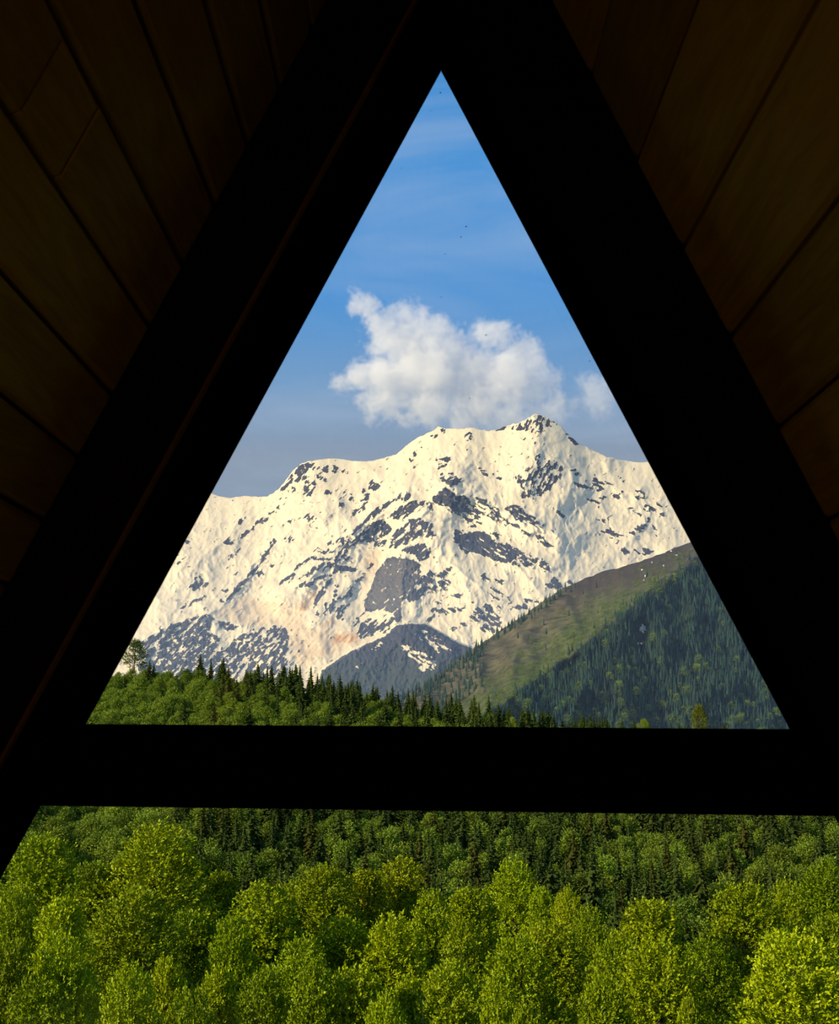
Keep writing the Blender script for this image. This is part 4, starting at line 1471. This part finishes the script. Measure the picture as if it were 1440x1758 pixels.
patch_on_hill('scree_scar', 1103, 1079, 17, 22, M_SCREE, 1, 'pale bare scree scar in the middle of the hill forest', 'scree', None, 14.0)
patch_on_hill('scree_scar', 1098, 1105, 22, 6, M_SCREE, 2, 'narrow pale scree strip just below the larger scar', 'scree', None, 10.0)
ORD_S = ['sixth', 'seventh', 'fourth', 'fifth', 'third', 'second', 'first']
for k, (px, py, w, h) in enumerate([(1152, 946, 7, 4), (1161, 953, 7, 4), (1119, 965, 3, 6), (1139, 971, 4, 6), (1108, 989, 6, 6), (1105, 996, 5, 3), (1102, 978, 6, 4)]):
    patch_on_hill('snow_patch', px, py, w, h, M_SNOW, 20 + k, f'small leftover snow patch on the brown hilltop, {ORD_S[k]} from left', 'snow', 'snow patches near the hill top')

# ------------------------------------------------------------------ clouds
def cloud(name, lumps, d, label, res, dens, edge, thick):
    """a volume: lumps (photo x, y, radius in pixels, depth offset) eroded by 3D noise, evaluated on a grid"""
    cs = []
    for px, py, r, dz in lumps:
        c = at(px, py, d)
        cs.append((c.x, c.y + dz * d / F, c.z, r * d / F))
    cs = np.array(cs)
    ctr = cs[:, :3].mean(0)
    lo = (cs[:, :3] - cs[:, 3:] * 1.25).min(0) - ctr
    hi = (cs[:, :3] + cs[:, 3:] * 1.25).max(0) - ctr
    me = bpy.data.volumes.new(name)
    o = put(name, me, label=label, category='cloud', kind='thing')
    o.location = ctr
    m, n = new_mat(name + '_vapour')
    at_ = n.add('ShaderNodeAttribute', attribute_name='density')
    vs = n.add('ShaderNodeVolumeScatter')
    vs.inputs['Color'].default_value = (1.0, 0.945, 0.83, 1)
    vs.inputs['Anisotropy'].default_value = 0.0
    n.link(n.math('MULTIPLY', at_.outputs['Fac'], dens), vs.inputs['Density'])
    ou = n.add('ShaderNodeOutputMaterial')
    n.link(vs.outputs[0], ou.inputs['Volume'])
    me.materials.append(m)
    ng = bpy.data.node_groups.new(name + '_nodes', 'GeometryNodeTree')
    ng.interface.new_socket('Geometry', in_out='INPUT', socket_type='NodeSocketGeometry')
    ng.interface.new_socket('Geometry', in_out='OUTPUT', socket_type='NodeSocketGeometry')
    g = N.__new__(N)
    g.nt = ng
    nn = ng.nodes
    go = nn.new('NodeGroupOutput')
    pos = nn.new('GeometryNodeInputPosition').outputs[0]
    S = 13500 / F

    def noise(scale_m, detail, rough, seed=0.0, vec=None):
        q = nn.new('ShaderNodeTexNoise')
        q.noise_dimensions = '4D'
        q.inputs['Scale'].default_value = 1.0 / scale_m
        q.inputs['Detail'].default_value = detail
        q.inputs['Roughness'].default_value = rough
        q.inputs['W'].default_value = seed
        ng.links.new(vec or pos, q.inputs['Vector'])
        return q
    wn = noise(60 * S, 3, 0.6, 4.2)
    sub = nn.new('ShaderNodeVectorMath'); sub.operation = 'SUBTRACT'
    ng.links.new(wn.outputs['Color'], sub.inputs[0])
    sub.inputs[1].default_value = (0.5, 0.5, 0.5)
    scl = nn.new('ShaderNodeVectorMath'); scl.operation = 'SCALE'
    ng.links.new(sub.outputs[0], scl.inputs[0])
    scl.inputs['Scale'].default_value = 46 * S
    add = nn.new('ShaderNodeVectorMath'); add.operation = 'ADD'
    ng.links.new(pos, add.inputs[0]); ng.links.new(scl.outputs[0], add.inputs[1])
    wp = add.outputs[0]
    best = None
    for x, y, z, r in cs:
        ds = nn.new('ShaderNodeVectorMath'); ds.operation = 'DISTANCE'
        ng.links.new(wp, ds.inputs[0])
        ds.inputs[1].default_value = (x - ctr[0], y - ctr[1], z - ctr[2])
        v_ = g.math('SUBTRACT', 1.0, g.math('DIVIDE', ds.outputs['Value'], r))
        v_ = g.math('MULTIPLY', v_, r / (40 * S))
        best = v_ if best is None else g.math('SMOOTH_MAX', best, v_, 0.25)
    n1 = noise(34 * S, 6, 0.62, 1.0).outputs[0]
    n2 = noise(9 * S, 4, 0.6, 2.0).outputs[0]
    val = g.math('ADD', best, g.math('MULTIPLY', g.math('SUBTRACT', n1, 0.52), edge))
    val = g.math('ADD', val, g.math('MULTIPLY', g.math('SUBTRACT', n2, 0.5), edge * 0.6))
    val = g.math('MULTIPLY', val, thick, clamp=True)
    vc = nn.new('GeometryNodeVolumeCube')
    ng.links.new(val, vc.inputs['Density'])
    vc.inputs['Min'].default_value = tuple(lo)
    vc.inputs['Max'].default_value = tuple(hi)
    ext = hi - lo
    for ax, nm in enumerate('XYZ'):
        vc.inputs['Resolution ' + nm].default_value = max(8, int(ext[ax] / (res * S)))
    sm = nn.new('GeometryNodeSetMaterial')
    sm.inputs['Material'].default_value = m
    ng.links.new(vc.outputs[0], sm.inputs[0])
    ng.links.new(sm.outputs[0], go.inputs[0])
    md = o.modifiers.new('vapour', 'NODES')
    md.node_group = ng
    return o


D_CLOUD = 14200.0
cloud('cloud', [
    (612, 524, 22, 0), (640, 545, 26, 10), (596, 522, 12, 0), (662, 555, 34, 0), (705, 545, 36, 10), (700, 590, 56, 20), (655, 590, 36, 0),
    (745, 580, 44, 0), (620, 640, 34, 0), (590, 660, 24, 0), (665, 650, 52, 10), (735, 640, 66, 0), (800, 640, 62, 20), (770, 600, 44, 0),
    (830, 580, 34, 10), (860, 580, 34, 0), (800, 560, 14, 0), (895, 615, 46, 10), (870, 655, 58, 0), (925, 625, 28, 0), (915, 665, 40, 0),
    (820, 690, 52, 0), (740, 695, 44, 0), (680, 690, 36, 0), (645, 712, 20, 0), (880, 700, 42, 0), (925, 705, 32, 10), (955, 690, 26, 0), (945, 708, 30, 0), (900, 716, 30, 0), (855, 716, 34, 0), (800, 716, 36, 0), (705, 712, 26, 0), (640, 688, 30, 0), (606, 516, 20, 0), (632, 530, 26, 0), (938, 652, 32, 0)],
    D_CLOUD, 'large cream cumulus cloud resting behind the summit', 1.8, 0.0065, 2.6, 2.0)
cloud('cloud', [(985, 700, 20, 0), (1010, 690, 26, 0), (1035, 680, 30, 0), (1015, 660, 26, 0), (1000, 645, 18, 0), (1040, 700, 24, 0), (1060, 670, 30, 0), (1012, 705, 26, 0), (975, 708, 20, 0)],
    D_CLOUD, 'small faint wisp of cloud to the right of the summit', 2.4, 0.0050, 2.0, 1.4)

# ------------------------------------------------------------------ thin haze that fills the valley
m_, n_ = new_mat('valley_haze')
vs_ = n_.add('ShaderNodeVolumeScatter')
vs_.inputs['Color'].default_value = (0.55, 0.75, 1.0, 1)
vs_.inputs['Density'].default_value = 3.4e-5
vs_.inputs['Anisotropy'].default_value = 0.2
ou_ = n_.add('ShaderNodeOutputMaterial')
n_.link(vs_.outputs[0], ou_.inputs['Volume'])
box('haze', (-6500, 1000, -700), (6500, 13400, 900), m_, kind='stuff', label='thin bluish haze filling the valley', category='haze')
